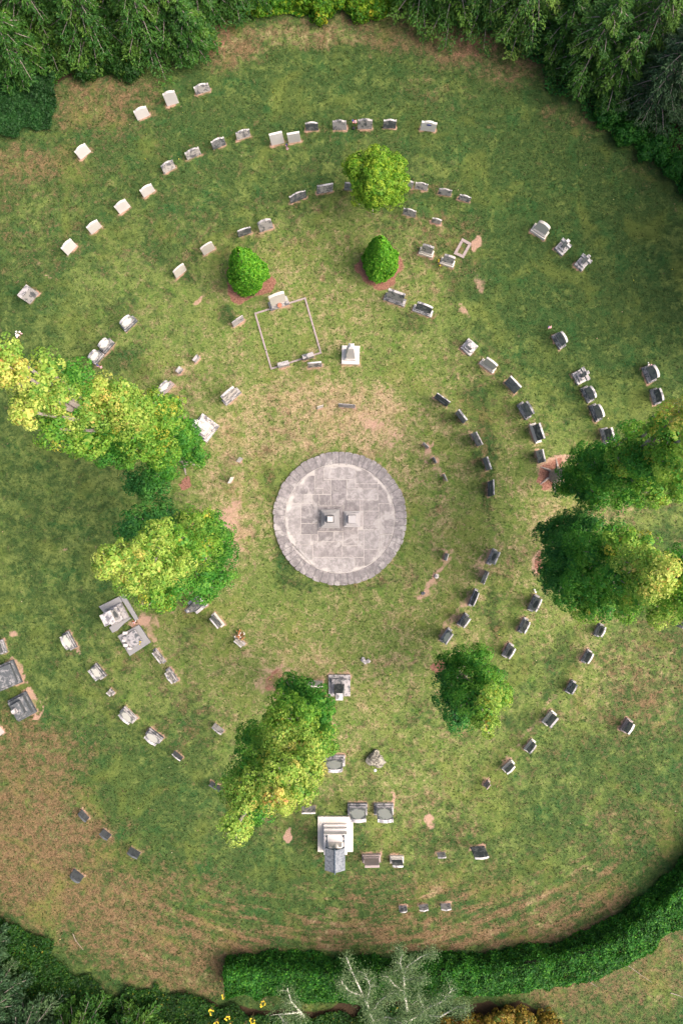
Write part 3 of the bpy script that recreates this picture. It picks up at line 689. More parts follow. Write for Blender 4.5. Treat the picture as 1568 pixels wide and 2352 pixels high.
def stick(pts, r, label):
    bm = bmesh.new(); tube(bm, [at(x, y)+Vector((0, 0, .03)) for x, y in pts], [r*.6*(1-.6*i/(len(pts)-1)) for i in range(len(pts))], 6)
    o = bmesh_obj('fallen_branch', bm, M['deadwood']); tag(o, label, 'branch', 'fallen branches')
stick([(168,2143),(175,2160),(183,2170),(192,2181)], .035, 'pale fallen branch on the brown grass at the lower left')
stick([(1344,2248),(1358,2258),(1370,2266)], .035, 'short pale branch just outside the hedge')
stick([(1434,2212),(1452,2225),(1470,2238),(1496,2256)], .03, 'long thin broken branch on the grass outside the hedge')
stick([(1538,2280),(1555,2285),(1575,2293)], .04, 'grey branch at the lower right edge of the picture')
stick([(971,1025*0+25),(989,25.5),(1000,23)], .03, 'bare white twig on the hemlocks at the top') if False else None

exec_after = None
# ------------------------------------------------------------------ ground
def smooth(e0, e1, x):
    t = np.clip((x-e0)/(e1-e0), 0, 1); return t*t*(3-2*t)
step = 6.0
gx = np.concatenate([[-60000, -6000, -1500, -500], np.arange(-200, 1768+1, step), [2100, 3200, 8000, 60000]]).astype(float)
gy = np.concatenate([[-60000, -6000, -1500, -500], np.arange(-250, 2602+1, step), [2900, 4000, 9000, 60000]]).astype(float)
X, Y = np.meshgrid(gx, gy)
def vnoise(X, Y, sc, seed):
    r = np.random.default_rng(seed); n = 64; t = r.random((n, n)); x = np.asarray(X)/sc; y = np.asarray(Y)/sc
    xi = np.floor(x).astype(int); yi = np.floor(y).astype(int); fx = x-xi; fy = y-yi; fx = fx*fx*(3-2*fx); fy = fy*fy*(3-2*fy)
    g_ = lambda a, b: t[a % n, b % n]
    return (g_(xi, yi)*(1-fx)+g_(xi+1, yi)*fx)*(1-fy)+(g_(xi, yi+1)*(1-fx)+g_(xi+1, yi+1)*fx)*fy
WX = X+(vnoise(X, Y, 34, 1)-.5)*26+(vnoise(X, Y, 13, 2)-.5)*12; WY = Y+(vnoise(X, Y, 34, 3)-.5)*26+(vnoise(X, Y, 13, 4)-.5)*12
def blb(F, lst, soft=.5, warp=True):
    A, B = (WX, WY) if warp else (X, Y)
    for (x, y, rx, ry, amt) in lst:
        d = np.sqrt(((A-x)/rx)**2+((B-y)/ry)**2); k = 1-smooth(1-soft, 1+soft, d)
        F[:] = F+(amt-F)*k if amt >= 0 else F*(1-k*-amt)
rr = np.hypot(X-781, Y-1190)
dry = .47-.18*smooth(500, 1100, rr)+(vnoise(X, Y, 60, 5)-.5)*.22
blb(dry, [ # x,y,rx,ry,dryness
 (1300,600,270,330,.13),(1100,250,280,130,.20),(700,190,330,80,.17),(600,420,260,120,.30),(1440,800,150,200,.16),(120,1080,200,130,.2),(130,1330,190,170,.2),(330,1250,120,120,.14),
 (90,900,110,90,.16),(330,700,170,120,.36),(100,760,90,110,.25),(60,470,130,140,.42),(250,330,120,110,.38),(150,400,120,60,.42),(400,430,150,80,.34),
 (230,230,150,70,.66),(520,110,90,55,.74),(700,75,180,28,.62),(880,70,150,40,.66),(1050,100,110,60,.70),(1180,150,90,50,.62),(60,370,90,50,.68),(990,210,90,50,.42),(870,60,60,30,.6),
 (1290,260,60,30,.52),(1370,290,60,25,.50),(1470,400,60,40,.45),
 (800,600,260,120,.48),(1000,560,120,70,.52),(770,560,120,90,.45),(430,560,110,70,.40),(640,620,60,60,.52),
 (720,930,120,70,.74),(850,960,95,70,.80),(900,1010,60,40,.80),(700,1000,80,50,.70),(560,1010,90,70,.66),(940,1060,50,70,.6),(530,1190,42,80,.86),(520,1120,60,60,.6),(560,1290,40,50,.62),
 (1010,980,90,80,.50),(1060,860,110,80,.46),(960,840,70,60,.42),(1170,960,60,80,.46),(1290,1180,120,40,.56),(1380,1170,80,26,.58),(1240,1250,34,60,.62),
 (1120,1180,70,70,.40),(900,1450,260,150,.47),(700,1420,140,110,.44),(640,1330,80,60,.34),(470,1560,130,120,.46),(620,1500,110,60,.5),(700,1530,90,40,.62),(880,1560,120,50,.52),
 (960,1750,190,150,.45),(960,1830,60,60,.52),(1280,1470,160,120,.44),(1150,1480,60,40,.5),(1240,1620,200,130,.36),(1430,1600,140,130,.52),(1500,1560,80,110,.60),(1500,1780,80,90,.30),(1350,1830,200,120,.34),
 (1470,1900,130,80,.52),(1380,2040,100,60,.50),(1000,1990,260,60,.45),(1100,2080,260,60,.60),(900,2050,180,40,.58),(800,2110,150,45,.60),(950,2155,240,30,.86),(1150,2150,160,30,.80),(1290,2120,110,30,.72),(1390,2080,60,35,.70),
 (1180,2130,120,30,.74),(700,2150,120,28,.62),(620,2170,110,20,.68),(560,2000,150,80,.20),(640,2080,110,40,.22),(760,2060,90,30,.4),
 (100,1780,200,120,.62),(160,1900,210,120,.80),(90,1990,200,130,.80),(280,2070,200,110,.76),(400,2170,180,100,.74),(480,2080,110,80,.55),(60,1730,100,60,.7),(330,1960,120,60,.5),(480,2230,80,60,.72),
 (260,1620,110,90,.34),(340,1800,150,90,.22),(420,1880,130,90,.26),(100,1560,70,60,.25),(480,1900,110,80,.30),
 (1440,2250,200,80,.60),(1300,2290,120,50,.68),(1520,2160,90,50,.58),(1350,2330,100,40,.5),
 (660,770,60,60,.42)], .6)
# worn earth, read off the picture: narrow strips and patches
soil = np.zeros_like(X)
blb(soil, [(1092,560,13,17,1),(1250,1075,26,28,.75),(1285,1055,34,14,.8),(855,970,26,34,.55),(905,1010,30,26,.5),(530,1180,30,48,.6),(545,1250,18,26,.6),(1230,1290,14,40,.7),(1200,1040,12,10,.3),(615,1585,26,36,.55),
 (640,1545,60,13,.5),(690,1835,30,14,.85),(655,1918,12,16,.95),(990,1888,13,20,.95),(993,1900,12,12,.5),(455,692,16,7,.9),(905,1836,8,8,.9),(765,1990-20,8,5,.0),(1016,1345,14,60,.0),
 (975,1355,10,22,.7),(1012,1295,9,28,.6),(1000,1340,8,20,.5),(1060,1425,14,22,.6),(1093,1385,10,30,.4),(1035,1495,26,6,.6),(925,710,50,10,.3),(1010,990,14,40,.3),(985,1040,8,30,.6),(1005,1080,8,14,.5),(1195,780,10,8,.3),
 (115,638,9,6,.8),(795,1690,9,9,.7),(25,1460,14,12,.7),(355,1430,14,16,.8),(345,1440,22,30,.4),(330,1400,12,40,.5),
 (395,1420,12,14,.4),(315,1432,26,14,.9),(1022,1025,6,6,.4),(1105,640,12,20,.5),(1115,660,10,14,.5),(1055,710,6,8,.7),(1065,720,8,10,.6),(80,600,9,8,.4),(150,1260,7,7,.6),(155,1262,8,8,.5),(178,1255,6,6,.4),(225,1263,7,6,.5),(735,575,6,8,.6),(678,575,7,12,.4),(645,660,6,6,.4)], .55)
def strip(F, pts, hw, amt):
    for (x0, y0), (x1, y1) in zip(pts, pts[1:]):
        dx, dy = x1-x0, y1-y0; t = np.clip(((WX-x0)*dx+(WY-y0)*dy)/(dx*dx+dy*dy), 0, 1)
        d = np.hypot(WX-x0-t*dx, WY-y0-t*dy)*.7+np.hypot(X-x0-t*dx, Y-y0-t*dy)*.3; F[:] = np.maximum(F, amt*(1-smooth(hw*.5, hw*1.5, d)))
strip(soil, [(966,1016),(990,1045),(1006,1070),(1024,1108)], 6, .62); strip(soil, [(1028,1262),(1008,1310),(985,1342),(962,1372)], 7, .68)
strip(soil, [(1113,1262),(1095,1320),(1070,1375),(1045,1420),(1005,1462)], 8, .52); strip(soil, [(1225,1385),(1190,1420),(1165,1470),(1145,1510)], 7, .42); strip(soil, [(1310,1560),(1255,1620),(1210,1680),(1160,1740),(1105,1795)], 8, .45)
strip(soil, [(985,905),(1045,945),(1085,1000),(1110,1060),(1122,1160)], 6, .35); strip(soil, [(1195,905),(1215,975),(1232,1040)], 6, .4); strip(soil, [(895,2068),(1040,2060)], 7, .34); strip(soil, [(36,1508),(60,1566)], 5, .7); strip(soil, [(64,1580),(94,1636),(78,1648)], 6, .72); strip(soil, [(163,1446),(183,1484),(192,1500)], 5, .7); strip(soil, [(214,1520),(232,1548)], 5, .65); strip(soil, [(318,1425),(340,1450),(352,1470)], 9, .6)
mulch = np.zeros_like(X)
blb(mulch, [(570,647,50,44,1),(867,617,54,53,1),(1258,1092,30,40,.7),(1240,1290,14,36,.65),(630,1575,22,30,.55),(425,1112,18,16,.8),(1022,1530,26,26,.8),(500,85,40,22,.5),(1090,100,70,26,.45),(1160,170,40,26,.4)], .18)
mulch *= .75+.5*vnoise(X, Y, 14, 20)
# lush growth, with edge falloff and cast shade of rows and trees painted dark
lush = .22+.62*smooth(380, 980, rr)+(vnoise(X, Y, 90, 8)-.5)*.3+(vnoise(X, Y, 26, 9)-.5)*.25
blb(lush, [(1300,600,270,300,.85),(130,1300,220,240,.62),(90,1050,150,120,.62),(750,190,330,90,.75),(560,2030,150,70,.85),(1110,1000,26,110,.85),(1090,930,40,50,.8),(1115,1130,16,50,.8),(660,1290,30,90,.7),(700,1345,60,14,.7),(790,1352,90,10,.75),(860,1335,60,14,.6),
 (620,1120,12,70,.6),(520,715,22,20,.9),(380,560,40,40,.9),(290,830,50,40,.8),(190,500,40,34,.9),(250,460,30,24,.85),(125,560,30,40,.85),(420,620,20,20,.9),(900,740,80,16,.7),(950,1880,90,20,.5),(900,1990,120,14,.7),(880,1900,70,14,.5),(820,1880,30,20,.8),
 (1050,1400,16,60,.5),(1130,1400,22,80,.7),(1180,1530,40,60,.6),(1290,1500,30,60,.75),(1270,1580,30,50,.7),(1190,1660,40,30,.7),(960,1640,60,40,.5),(450,1480,50,70,.6),(430,1680,70,90,.7),(420,1830,90,110,.8),(670,800,70,60,.2),(800,700,120,60,.25),(900,1250,120,90,.30),(800,1440,160,80,.15),(500,1500,60,50,.3),(150,1880,250,160,.92),(90,2030,220,160,.97),(300,2110,220,120,.93),(420,2190,140,90,.9),(500,2230,80,60,.85),(200,250,170,90,.9),(60,400,110,110,.9),(110,520,120,90,.7),(520,110,110,60,.8),(700,80,150,35,.6),(1060,110,130,60,.85),(1300,260,110,60,.9),(1450,390,110,70,.95),(1480,2250,180,110,.75),(1280,2290,160,60,.85)], .6)
for (mid, rz, w, d) in STONES:      # trodden, mown-dry ring on the inner side of each stone
    px, py = mid.x/S+CX, CY-mid.y/S
    ux, uy = math.cos(rz), -math.sin(rz); nx_, ny_ = math.sin(rz), math.cos(rz)    # inner side normal on the grid (toward the centre)
    dx, dy = X-px, Y-py; u_ = dx*ux+dy*uy; v_ = dx*nx_+dy*ny_
    q = w/2/S; e = np.clip(np.abs(u_)-q, 0, None)/7; vv = np.where(v_ > 0, v_/7.5, -v_/(d/S*.6+3))
    k = (1-smooth(.25, 1.25, np.hypot(e, vv)))*(.55+.6*vnoise(WX, WY, 11, 31))
    soil = np.maximum(soil, k*.72); dry = np.maximum(dry, dry+(.62-dry)*k)
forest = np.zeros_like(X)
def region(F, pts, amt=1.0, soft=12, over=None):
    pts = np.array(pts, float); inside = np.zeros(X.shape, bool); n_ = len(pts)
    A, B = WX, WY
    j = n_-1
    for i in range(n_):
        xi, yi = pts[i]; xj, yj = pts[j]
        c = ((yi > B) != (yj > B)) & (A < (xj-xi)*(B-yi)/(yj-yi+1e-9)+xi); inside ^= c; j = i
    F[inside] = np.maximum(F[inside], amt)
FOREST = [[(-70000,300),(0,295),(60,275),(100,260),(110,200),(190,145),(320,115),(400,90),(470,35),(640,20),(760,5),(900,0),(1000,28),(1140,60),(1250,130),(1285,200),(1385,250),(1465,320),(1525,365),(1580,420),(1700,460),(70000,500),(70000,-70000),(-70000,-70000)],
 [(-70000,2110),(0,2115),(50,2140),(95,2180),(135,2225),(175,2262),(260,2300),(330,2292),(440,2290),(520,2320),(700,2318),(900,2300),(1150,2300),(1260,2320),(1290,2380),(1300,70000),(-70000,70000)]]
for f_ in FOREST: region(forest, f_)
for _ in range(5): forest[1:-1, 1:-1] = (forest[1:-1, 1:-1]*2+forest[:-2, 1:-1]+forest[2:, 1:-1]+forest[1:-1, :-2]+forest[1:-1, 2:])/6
strk = np.zeros_like(X); blb(strk, [(1000,2120,420,90,.75),(1350,2050,160,120,.6),(400,2130,220,120,.35),(700,2120,260,70,.8)], .5)
nv = X.size; ny, nx = X.shape
co = np.zeros((nv, 3)); co[:, 0] = ((X-CX)*S).ravel(); co[:, 1] = ((CY-Y)*S).ravel()
me = D.meshes.new('ground')
idx = np.arange(nv).reshape(ny, nx); q = np.stack([idx[1:, :-1], idx[1:, 1:], idx[:-1, 1:], idx[:-1, :-1]], -1).reshape(-1, 4)
def fill_mesh(me, co, faces):
    k = faces.shape[1]; me.vertices.add(len(co)); me.vertices.foreach_set('co', co.astype(np.float32).ravel())
    me.loops.add(faces.size); me.loops.foreach_set('vertex_index', faces.astype(np.int32).ravel())
    me.polygons.add(len(faces)); me.polygons.foreach_set('loop_start', np.arange(0, faces.size, k, dtype=np.int32)); me.update(calc_edges=True)
fill_mesh(me, co, q)
def cattr(me, name, arr):
    a_ = me.color_attributes.new(name, 'FLOAT_COLOR', 'POINT'); b_ = np.ones((len(arr), 4), np.float32); b_[:, :3] = arr; a_.data.foreach_set('color', b_.ravel())
cattr(me, 'grow', np.stack([np.clip(dry, 0, 1).ravel(), np.clip(lush, 0, 1).ravel(), np.clip(mulch, 0, 1).ravel()], 1))
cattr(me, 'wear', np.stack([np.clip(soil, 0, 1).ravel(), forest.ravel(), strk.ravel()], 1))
m, nt, b = newmat('meadow_grass', .95); b.inputs['Specular IOR Level'].default_value = .1
A1 = N(nt, 'ShaderNodeVertexColor', layer_name='grow'); A2 = N(nt, 'ShaderNodeVertexColor', layer_name='wear')
s1 = N(nt, 'ShaderNodeSeparateColor'); s2_ = N(nt, 'ShaderNodeSeparateColor'); nt.links.new(A1.outputs[0], s1.inputs[0]); nt.links.new(A2.outputs[0], s2_.inputs[0])
geo = N(nt, 'ShaderNodeNewGeometry'); P_ = geo.outputs['Position']
nA = noise(nt, P_, .55, 3, .6, .5); nB = noise(nt, P_, 2.4, 5, .68, .6); nC = noise(nt, P_, 9, 4, .7, .3); nD = noise(nt, P_, 26, 3, .75); nE = noise(nt, P_, 1.1, 4, .6, .8)
vm = N(nt, 'ShaderNodeVectorMath', operation='SUBTRACT'); nt.links.new(P_, vm.inputs[0]); vm.inputs[1].default_value = (PC.x, PC.y, 0)
ln = N(nt, 'ShaderNodeVectorMath', operation='LENGTH'); nt.links.new(vm.outputs[0], ln.inputs[0])
sx = N(nt, 'ShaderNodeSeparateXYZ'); nt.links.new(vm.outputs[0], sx.inputs[0])
cx_ = N(nt, 'ShaderNodeCombineXYZ'); nt.links.new(val(nt, 'MULTIPLY', ln.outputs['Value'], 1.6), cx_.inputs[0]); nt.links.new(val(nt, 'MULTIPLY', val(nt, 'ARCTAN2', sx.outputs[1], sx.outputs[0]), 5), cx_.inputs[1])
nS = noise(nt, cx_.outputs[0], 1.6, 5, .6, .2)
cen = lambda n_, k_: val(nt, 'MULTIPLY', val(nt, 'SUBTRACT', n_, .5), k_)
add = lambda *q_: q_[0] if len(q_) == 1 else val(nt, 'ADD', q_[0], add(*q_[1:]))
nF = noise(nt, P_, 4.6, 3, .6, .8); nG = noise(nt, P_, 1.7, 3, .6, 1.2); nH = noise(nt, P_, .8, 2, .5, .6)
brk = add(cen(nB, 1.5), cen(nC, .35), cen(nE, .7), cen(nF, .75))
brk = add(brk, val(nt, 'MULTIPLY', cen(nS, 3.4), s2_.outputs[2]))
dryf = ramp(nt, val(nt, 'ADD', s1.outputs[0], brk), .34, .98)
nI = noise(nt, P_, 13, 3, .8)
gfine = add(val(nt, 'MULTIPLY', nC, .3), val(nt, 'MULTIPLY', nI, .5), val(nt, 'MULTIPLY', nD, .2))
lush_shade_f = ramp(nt, add(s1.outputs[1], cen(nE, 1.5), cen(nF, .9), cen(nC, .4), cen(nG, .9)), .22, .86)
gl = mix(nt, ramp(nt, gfine, .33, .66), (.074, .120, .028), (.200, .24, .066))
gl = mix(nt, ramp(nt, nG, .5, .72), gl, mix(nt, gfine, (.065, .135, .025), (.15, .25, .04)))
gd = mix(nt, ramp(nt, gfine, .33, .68), (.020, .050, .015), (.064, .108, .028))
gd = mix(nt, ramp(nt, nH, .5, .7), gd, mix(nt, gfine, (.014, .055, .014), (.045, .11, .03)))
grass = mix(nt, lush_shade_f, gl, gd)  # dark green also paints in the edge falloff and cast shade
straw = mix(nt, ramp(nt, gfine, .36, .64), (.28, .185, .10), (.60, .43, .275))
straw = mix(nt, val(nt, 'MULTIPLY', lush_shade_f, .88), straw, mix(nt, ramp(nt, gfine, .36, .64), (.085, .048, .026), (.23, .128, .07)))
c = mix(nt, val(nt, 'MULTIPLY', dryf, .9), grass, straw)
nJ = noise(nt, P_, 3.2, 5, .7, .9); nK = noise(nt, P_, .45, 3, .6, .7)
c = mix(nt, val(nt, 'MULTIPLY', ramp(nt, nJ, .44, .68), .35), c, mix(nt, .5, c, (.19, .21, .065)))
c = mix(nt, val(nt, 'MULTIPLY', ramp(nt, nJ, .56, .32), .6), c, mix(nt, .6, c, (.018, .042, .012)))
c = mix(nt, val(nt, 'MULTIPLY', ramp(nt, nK, .5, .7), .35), c, (.17, .195, .04))
soilf = ramp(nt, val(nt, 'ADD', s2_.outputs[0], val(nt, 'MULTIPLY', brk, .45)), .34, .72)
c = mix(nt, val(nt, 'MULTIPLY', soilf, .85), c, mix(nt, gfine, (.26, .15, .10), (.58, .37, .28)))
mlf = ramp(nt, val(nt, 'ADD', s1.outputs[2], val(nt, 'MULTIPLY', brk, .25)), .35, .65)
c = mix(nt, mlf, c, mix(nt, ramp(nt, gfine, .35, .65), (.13, .055, .036), (.36, .185, .13)))
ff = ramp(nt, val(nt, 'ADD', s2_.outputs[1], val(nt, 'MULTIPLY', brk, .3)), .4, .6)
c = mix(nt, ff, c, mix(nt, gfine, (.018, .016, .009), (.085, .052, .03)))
nt.links.new(c, b.inputs['Base Color']); bump(nt, b, val(nt, 'ADD', val(nt, 'MULTIPLY', nC, .6), val(nt, 'MULTIPLY', nD, .6)), .8, .06)
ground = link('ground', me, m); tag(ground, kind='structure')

# ------------------------------------------------------------------ foliage engine
def unit(v): return v/np.maximum(np.linalg.norm(v, axis=-1, keepdims=True), 1e-9)
def leaf_obj(name, P, Nn, size, col, mat, parent=None, aspect=.62, T=None):
    n_ = len(P)
    if T is None: T = RNG.normal(size=(n_, 3))
    B = unit(np.cross(Nn, T)); T = np.cross(B, Nn); s = size[:, None]
    V = np.empty((n_, 4, 3)); V[:, 0] = P-T*s*.5; V[:, 2] = P+T*s*.5
    V[:, 1] = P+B*s*aspect*.5+Nn*s*.13; V[:, 3] = P-B*s*aspect*.5+Nn*s*.13
    i4 = np.arange(n_)[:, None]*4; F = np.concatenate([i4+np.array([[0, 1, 2]]), i4+np.array([[0, 2, 3]])], 0)
    me = D.meshes.new(name); fill_mesh(me, V.reshape(-1, 3), F); cattr(me, 'col', np.repeat(np.clip(col, 0, 1), 4, axis=0))
    return link(name, me, mat, parent)
PAL = {  # (colour, weight) leaf pigments, linear
 'dg': [((.035,.165,.034),4),((.065,.245,.04),4),((.12,.33,.05),1.6)],
 'g': [((.045,.21,.024),4),((.09,.30,.03),4),((.19,.40,.045),2)],
 'gy': [((.08,.26,.028),3),((.20,.40,.04),4),((.33,.47,.07),2),((.55,.45,.06),.3)],
 'y': [((.14,.31,.04),3),((.28,.44,.06),4),((.46,.56,.11),3.5),((.60,.48,.12),.8)],
 'yo': [((.30,.44,.06),3),((.56,.62,.14),4),((.72,.55,.14),1.6),((.60,.30,.10),.3)],
 'lime': [((.12,.30,.02),4),((.23,.40,.03),4),((.42,.54,.05),2)],
 'con': [((.075,.28,.014),4),((.14,.38,.022),4),((.23,.46,.035),1.5)],
 'yew': [((.02,.13,.015),4),((.04,.19,.02),4),((.08,.27,.025),1)],
 'hedge': [((.02,.115,.012),4),((.04,.165,.016),4),((.09,.26,.022),1.5)],
 'hem': [((.03,.125,.016),4),((.065,.19,.022),4),((.14,.28,.032),1.8)],
 'gtr': [((.03,.085,.03),4),((.06,.13,.045),4),((.13,.22,.08),1)],
 'hemy': [((.04,.14,.02),4),((.10,.24,.03),4),((.26,.40,.06),1.6)],
 'grn': [((.09,.17,.06),4),((.17,.26,.10),4),((.28,.38,.16),1.5)],
 'ivy': [((.02,.09,.018),4),((.036,.13,.026),4),((.07,.18,.045),.8)],
 'brush': [((.02,.09,.012),4),((.04,.14,.016),4),((.12,.24,.025),.8),((.45,.40,.04),.08)],
 'brushy': [((.06,.22,.012),4),((.16,.36,.02),3),((.38,.52,.03),1.6),((.6,.45,.04),.2)],
 'orange': [((.26,.17,.025),4),((.42,.29,.04),3),((.10,.17,.025),3),((.2,.08,.03),1)],
}
for t_, f_ in (('hem', .72), ('hemy', .78), ('gtr', .8), ('brush', .7), ('ivy', .75), ('yew', .85), ('grn', .85), ('brushy', .85)):  # edge falloff painted into the wood pigments by dimming them
    PAL[t_] = [(tuple(c_*f_ for c_ in cc_), w_) for cc_, w_ in PAL[t_]]
def pick(tone, n_):
    cs, ws_ = zip(*PAL[tone]); ws_ = np.array(ws_, float); ws_ /= ws_.sum(); return np.array(cs)[RNG.choice(len(cs), n_, p=ws_)]
def lobe_leaves(c, r, tone, lsize=.12, rc=.27, per=34, sq=.85, dens=1.0, up=.0):
    """leaf clumps over the surface of one bough, plus some leaves inside it"""
    nc = max(5, int(dens*4*math.pi*r*r/(rc*rc*2.0)))
    d = unit(RNG.normal(size=(nc, 3))); keep = d[:, 2] > -.75; d = d[keep]; nc = len(d)
    rad = r*RNG.uniform(.78, 1.1, nc)[:, None]; C = np.array(c)+d*rad*np.array([1, 1, sq])
    rcs = rc*RNG.uniform(.6, 1.3, nc)
    k = per; dd = unit(RNG.normal(size=(nc, k, 3))+d[:, None]*.8)
    Pp = C[:, None]+dd*rcs[:, None, None]*RNG.uniform(.78, 1.0, (nc, k, 1))
    Nn = unit(dd+RNG.normal(size=(nc, k, 3))*.3+np.array([0, 0, .15+up]))
    base = pick(tone, nc)[:, None]*.62+pick(tone, nc*k).reshape(nc, k, 3)*.38
    col = base*RNG.uniform(.8, 1.2, (nc, k, 1))
    P2 = Pp.reshape(-1, 3); N2 = Nn.reshape(-1, 3); c2 = col.reshape(-1, 3)
    ni = int(nc*14); di = unit(RNG.normal(size=(ni, 3))); Pi = np.array(c)+di*r*RNG.uniform(.25, .85, (ni, 1))
    P2 = np.concatenate([P2, Pi]); N2 = np.concatenate([N2, unit(di+np.array([0, 0, .6]))]); c2 = np.concatenate([c2, pick(tone, ni)])
    sz = np.concatenate([lsize*RNG.uniform(.7, 1.3, nc*k), .2*RNG.uniform(.8, 1.2, ni)])
    return P2, N2, sz, c2
def cat(parts): return [np.concatenate([p[i] for p in parts]) for i in range(4)]

def maple(bx, by, lobes, label, lsize=.095, trunk_r=.26, name='maple_tree', group='broadleaf trees', per=64, rc=.29):
    B = at(bx, by); root = empty(name, B); tag(root, label, 'tree', group)
    parts = []; ctr = []
    for (x, y, r, h, tone) in lobes:
        c = at(x, y, h); rr_ = max(.35, r*S*(1-h/H)-rc*.12); ctr.append((c, rr_))
        P, Nn, sz, cl = lobe_leaves(np.array(c), rr_, tone, lsize, rc, per)
        k = P[:, 2] > .15; parts.append((P[k], Nn[k], sz[k], cl[k]))
    P, Nn, sz, cl = cat(parts); o = leaf_obj('crown', P-np.array(B), Nn, sz, cl, M['leaf'], root)
    hm = max(c.z for c, _ in ctr); top = sum((c for c, _ in ctr if c.z > hm*.7), Vector())/max(1, sum(1 for c, _ in ctr if c.z > hm*.7))
    bm = bmesh.new(); ax = lambda z: Vector((0, 0, 0)).lerp(top-B, max(0, (z/top.z)))*1.0
    pts = []
    for i in range(7):
        z = top.z*.95*i/6; q_ = ax(z)*(i/6)**.6; q_.z = z; pts.append(q_+Vector((random.uniform(-.1, .1), random.uniform(-.1, .1), 0))*(i > 0))
    tube(bm, [pts[0]-Vector((0, 0, .1))]+pts, [trunk_r*1.7, trunk_r*1.45]+[trunk_r*(1-.13*i) for i in range(1, 7)], 10)
    for i in range(6):
        t = i*1.05+.3; tube(bm, [(0, 0, .12), (.45*math.cos(t), .45*math.sin(t), .05), (.9*math.cos(t+.2), .9*math.sin(t+.2), -.02)], [.12, .07, .03], 6)
    for c, r_ in ctr:
        l = c-B; z0 = max(.8, l.z*.62); f_ = min(1, z0/(top.z*.95)); i0 = min(5, int(f_*6)); s_ = pts[i0].lerp(pts[i0+1], f_*6-i0) if i0 < 6 else pts[6]
        md = s_.lerp(l, .55)+Vector((0, 0, r_*.15)); e = l+(l-s_).normalized()*r_*.55
        tube(bm, [s_, md, l, e], [.10, .07, .045, .015], 6)
        for j in range(3):
            v = Vector((random.uniform(-1, 1), random.uniform(-1, 1), random.uniform(-.2, 1))).normalized(); tube(bm, [l, l+v*r_*.9], [.03, .01], 5)
    bmesh_obj('trunk', bm, M['bark'], root)
    return root
maple(428,1052,[(440,1040,34,4,'g'),(432,998,28,5,'g'),(400,1010,40,6,'g'),(350,1108,40,5.5,'dg'),(318,1112,30,5,'dg'),(370,1075,34,6,'g'),(400,962,28,7,'g'),(370,960,44,9,'gy'),(330,1010,48,9,'gy'),(290,1035,36,8.5,'g'),(372,1040,36,8,'gy'),(400,925,24,8,'gy'),(250,1045,30,8.5,'g'),
 (260,920,44,12.5,'y'),(300,945,44,12,'y'),(225,900,34,13,'yo'),(340,930,34,11,'gy'),(205,950,42,12.5,'y'),(155,955,38,13,'y'),(130,905,40,15,'y'),(82,885,38,16,'y'),(105,845,34,16,'y'),(42,855,36,17.5,'yo'),(8,835,34,18,'yo'),(62,945,32,16,'yo'),(115,985,32,14,'gy'),(22,812,26,18,'y'),(172,862,36,14,'g'),(200,1005,42,11,'gy'),(160,1000,30,12,'gy'),(-25,850,40,18,'yo'),(285,890,20,12.5,'y'),(410,1000,26,7,'g'),(235,1000,36,10,'gy'),(265,985,36,10.5,'gy'),(190,920,34,13,'y'),(120,940,34,14,'y'),(95,915,30,15,'y'),(230,950,34,11.5,'g'),(310,990,36,10,'gy'),(345,975,34,9.5,'gy'),(280,1000,30,9.5,'g'),(165,920,30,13,'g'),(60,905,30,16,'y')],
 'largest maple leaning out to the left edge, its tall crown turning yellow')
maple(476,1250,[(512,1265,30,3.5,'g'),(495,1215,34,5,'g'),(450,1205,38,7,'gy'),(500,1325,36,5,'g'),(455,1265,42,9,'gy'),(462,1345,34,7,'g'),(432,1215,28,8,'y'),(400,1300,40,11,'y'),(410,1240,34,10.5,'gy'),(350,1250,40,12,'y'),(350,1310,42,12,'y'),(300,1280,40,13,'y'),(300,1330,34,12.5,'y'),(258,1290,34,14,'y'),(238,1308,28,14,'yo'),(388,1360,34,9,'gy'),(355,1372,30,10,'gy'),(340,1200,40,7,'dg'),(300,1212,32,8,'dg'),(380,1188,34,6,'dg'),(400,1335,36,9,'g'),(375,1225,28,11,'y')],
 'maple with pale yellow top just left of the round platform')
maple(1275,1093,[(1312,1098,32,4,'g'),(1342,1060,36,6,'g'),(1368,1138,34,6,'g'),(1302,1122,24,3.5,'dg'),(1390,1040,36,8,'g'),(1410,1098,42,9,'g'),(1442,1050,38,11,'gy'),(1440,1140,32,8,'g'),(1480,1012,38,12,'gy'),(1500,1070,44,13,'g'),(1540,1000,40,15,'gy'),(1558,955,32,16,'yo'),(1550,1060,42,15,'gy'),(1500,1125,36,11,'gy'),(1512,968,30,14,'gy'),(1570,1110,38,14,'gy'),(1600,1000,46,17,'y'),(1620,1080,46,17,'y'),(1605,930,40,17,'y'),(1450,995,24,10,'g'),(1380,1085,34,8,'g'),(1480,1105,34,10,'g'),(1410,1060,34,9,'g'),(1475,1050,36,12,'g'),(1345,1095,32,5.5,'g'),(1530,1035,34,14,'gy'),(1340,1135,28,5,'dg')],
 'maple with exposed roots and green crown at the right, the upper of two')
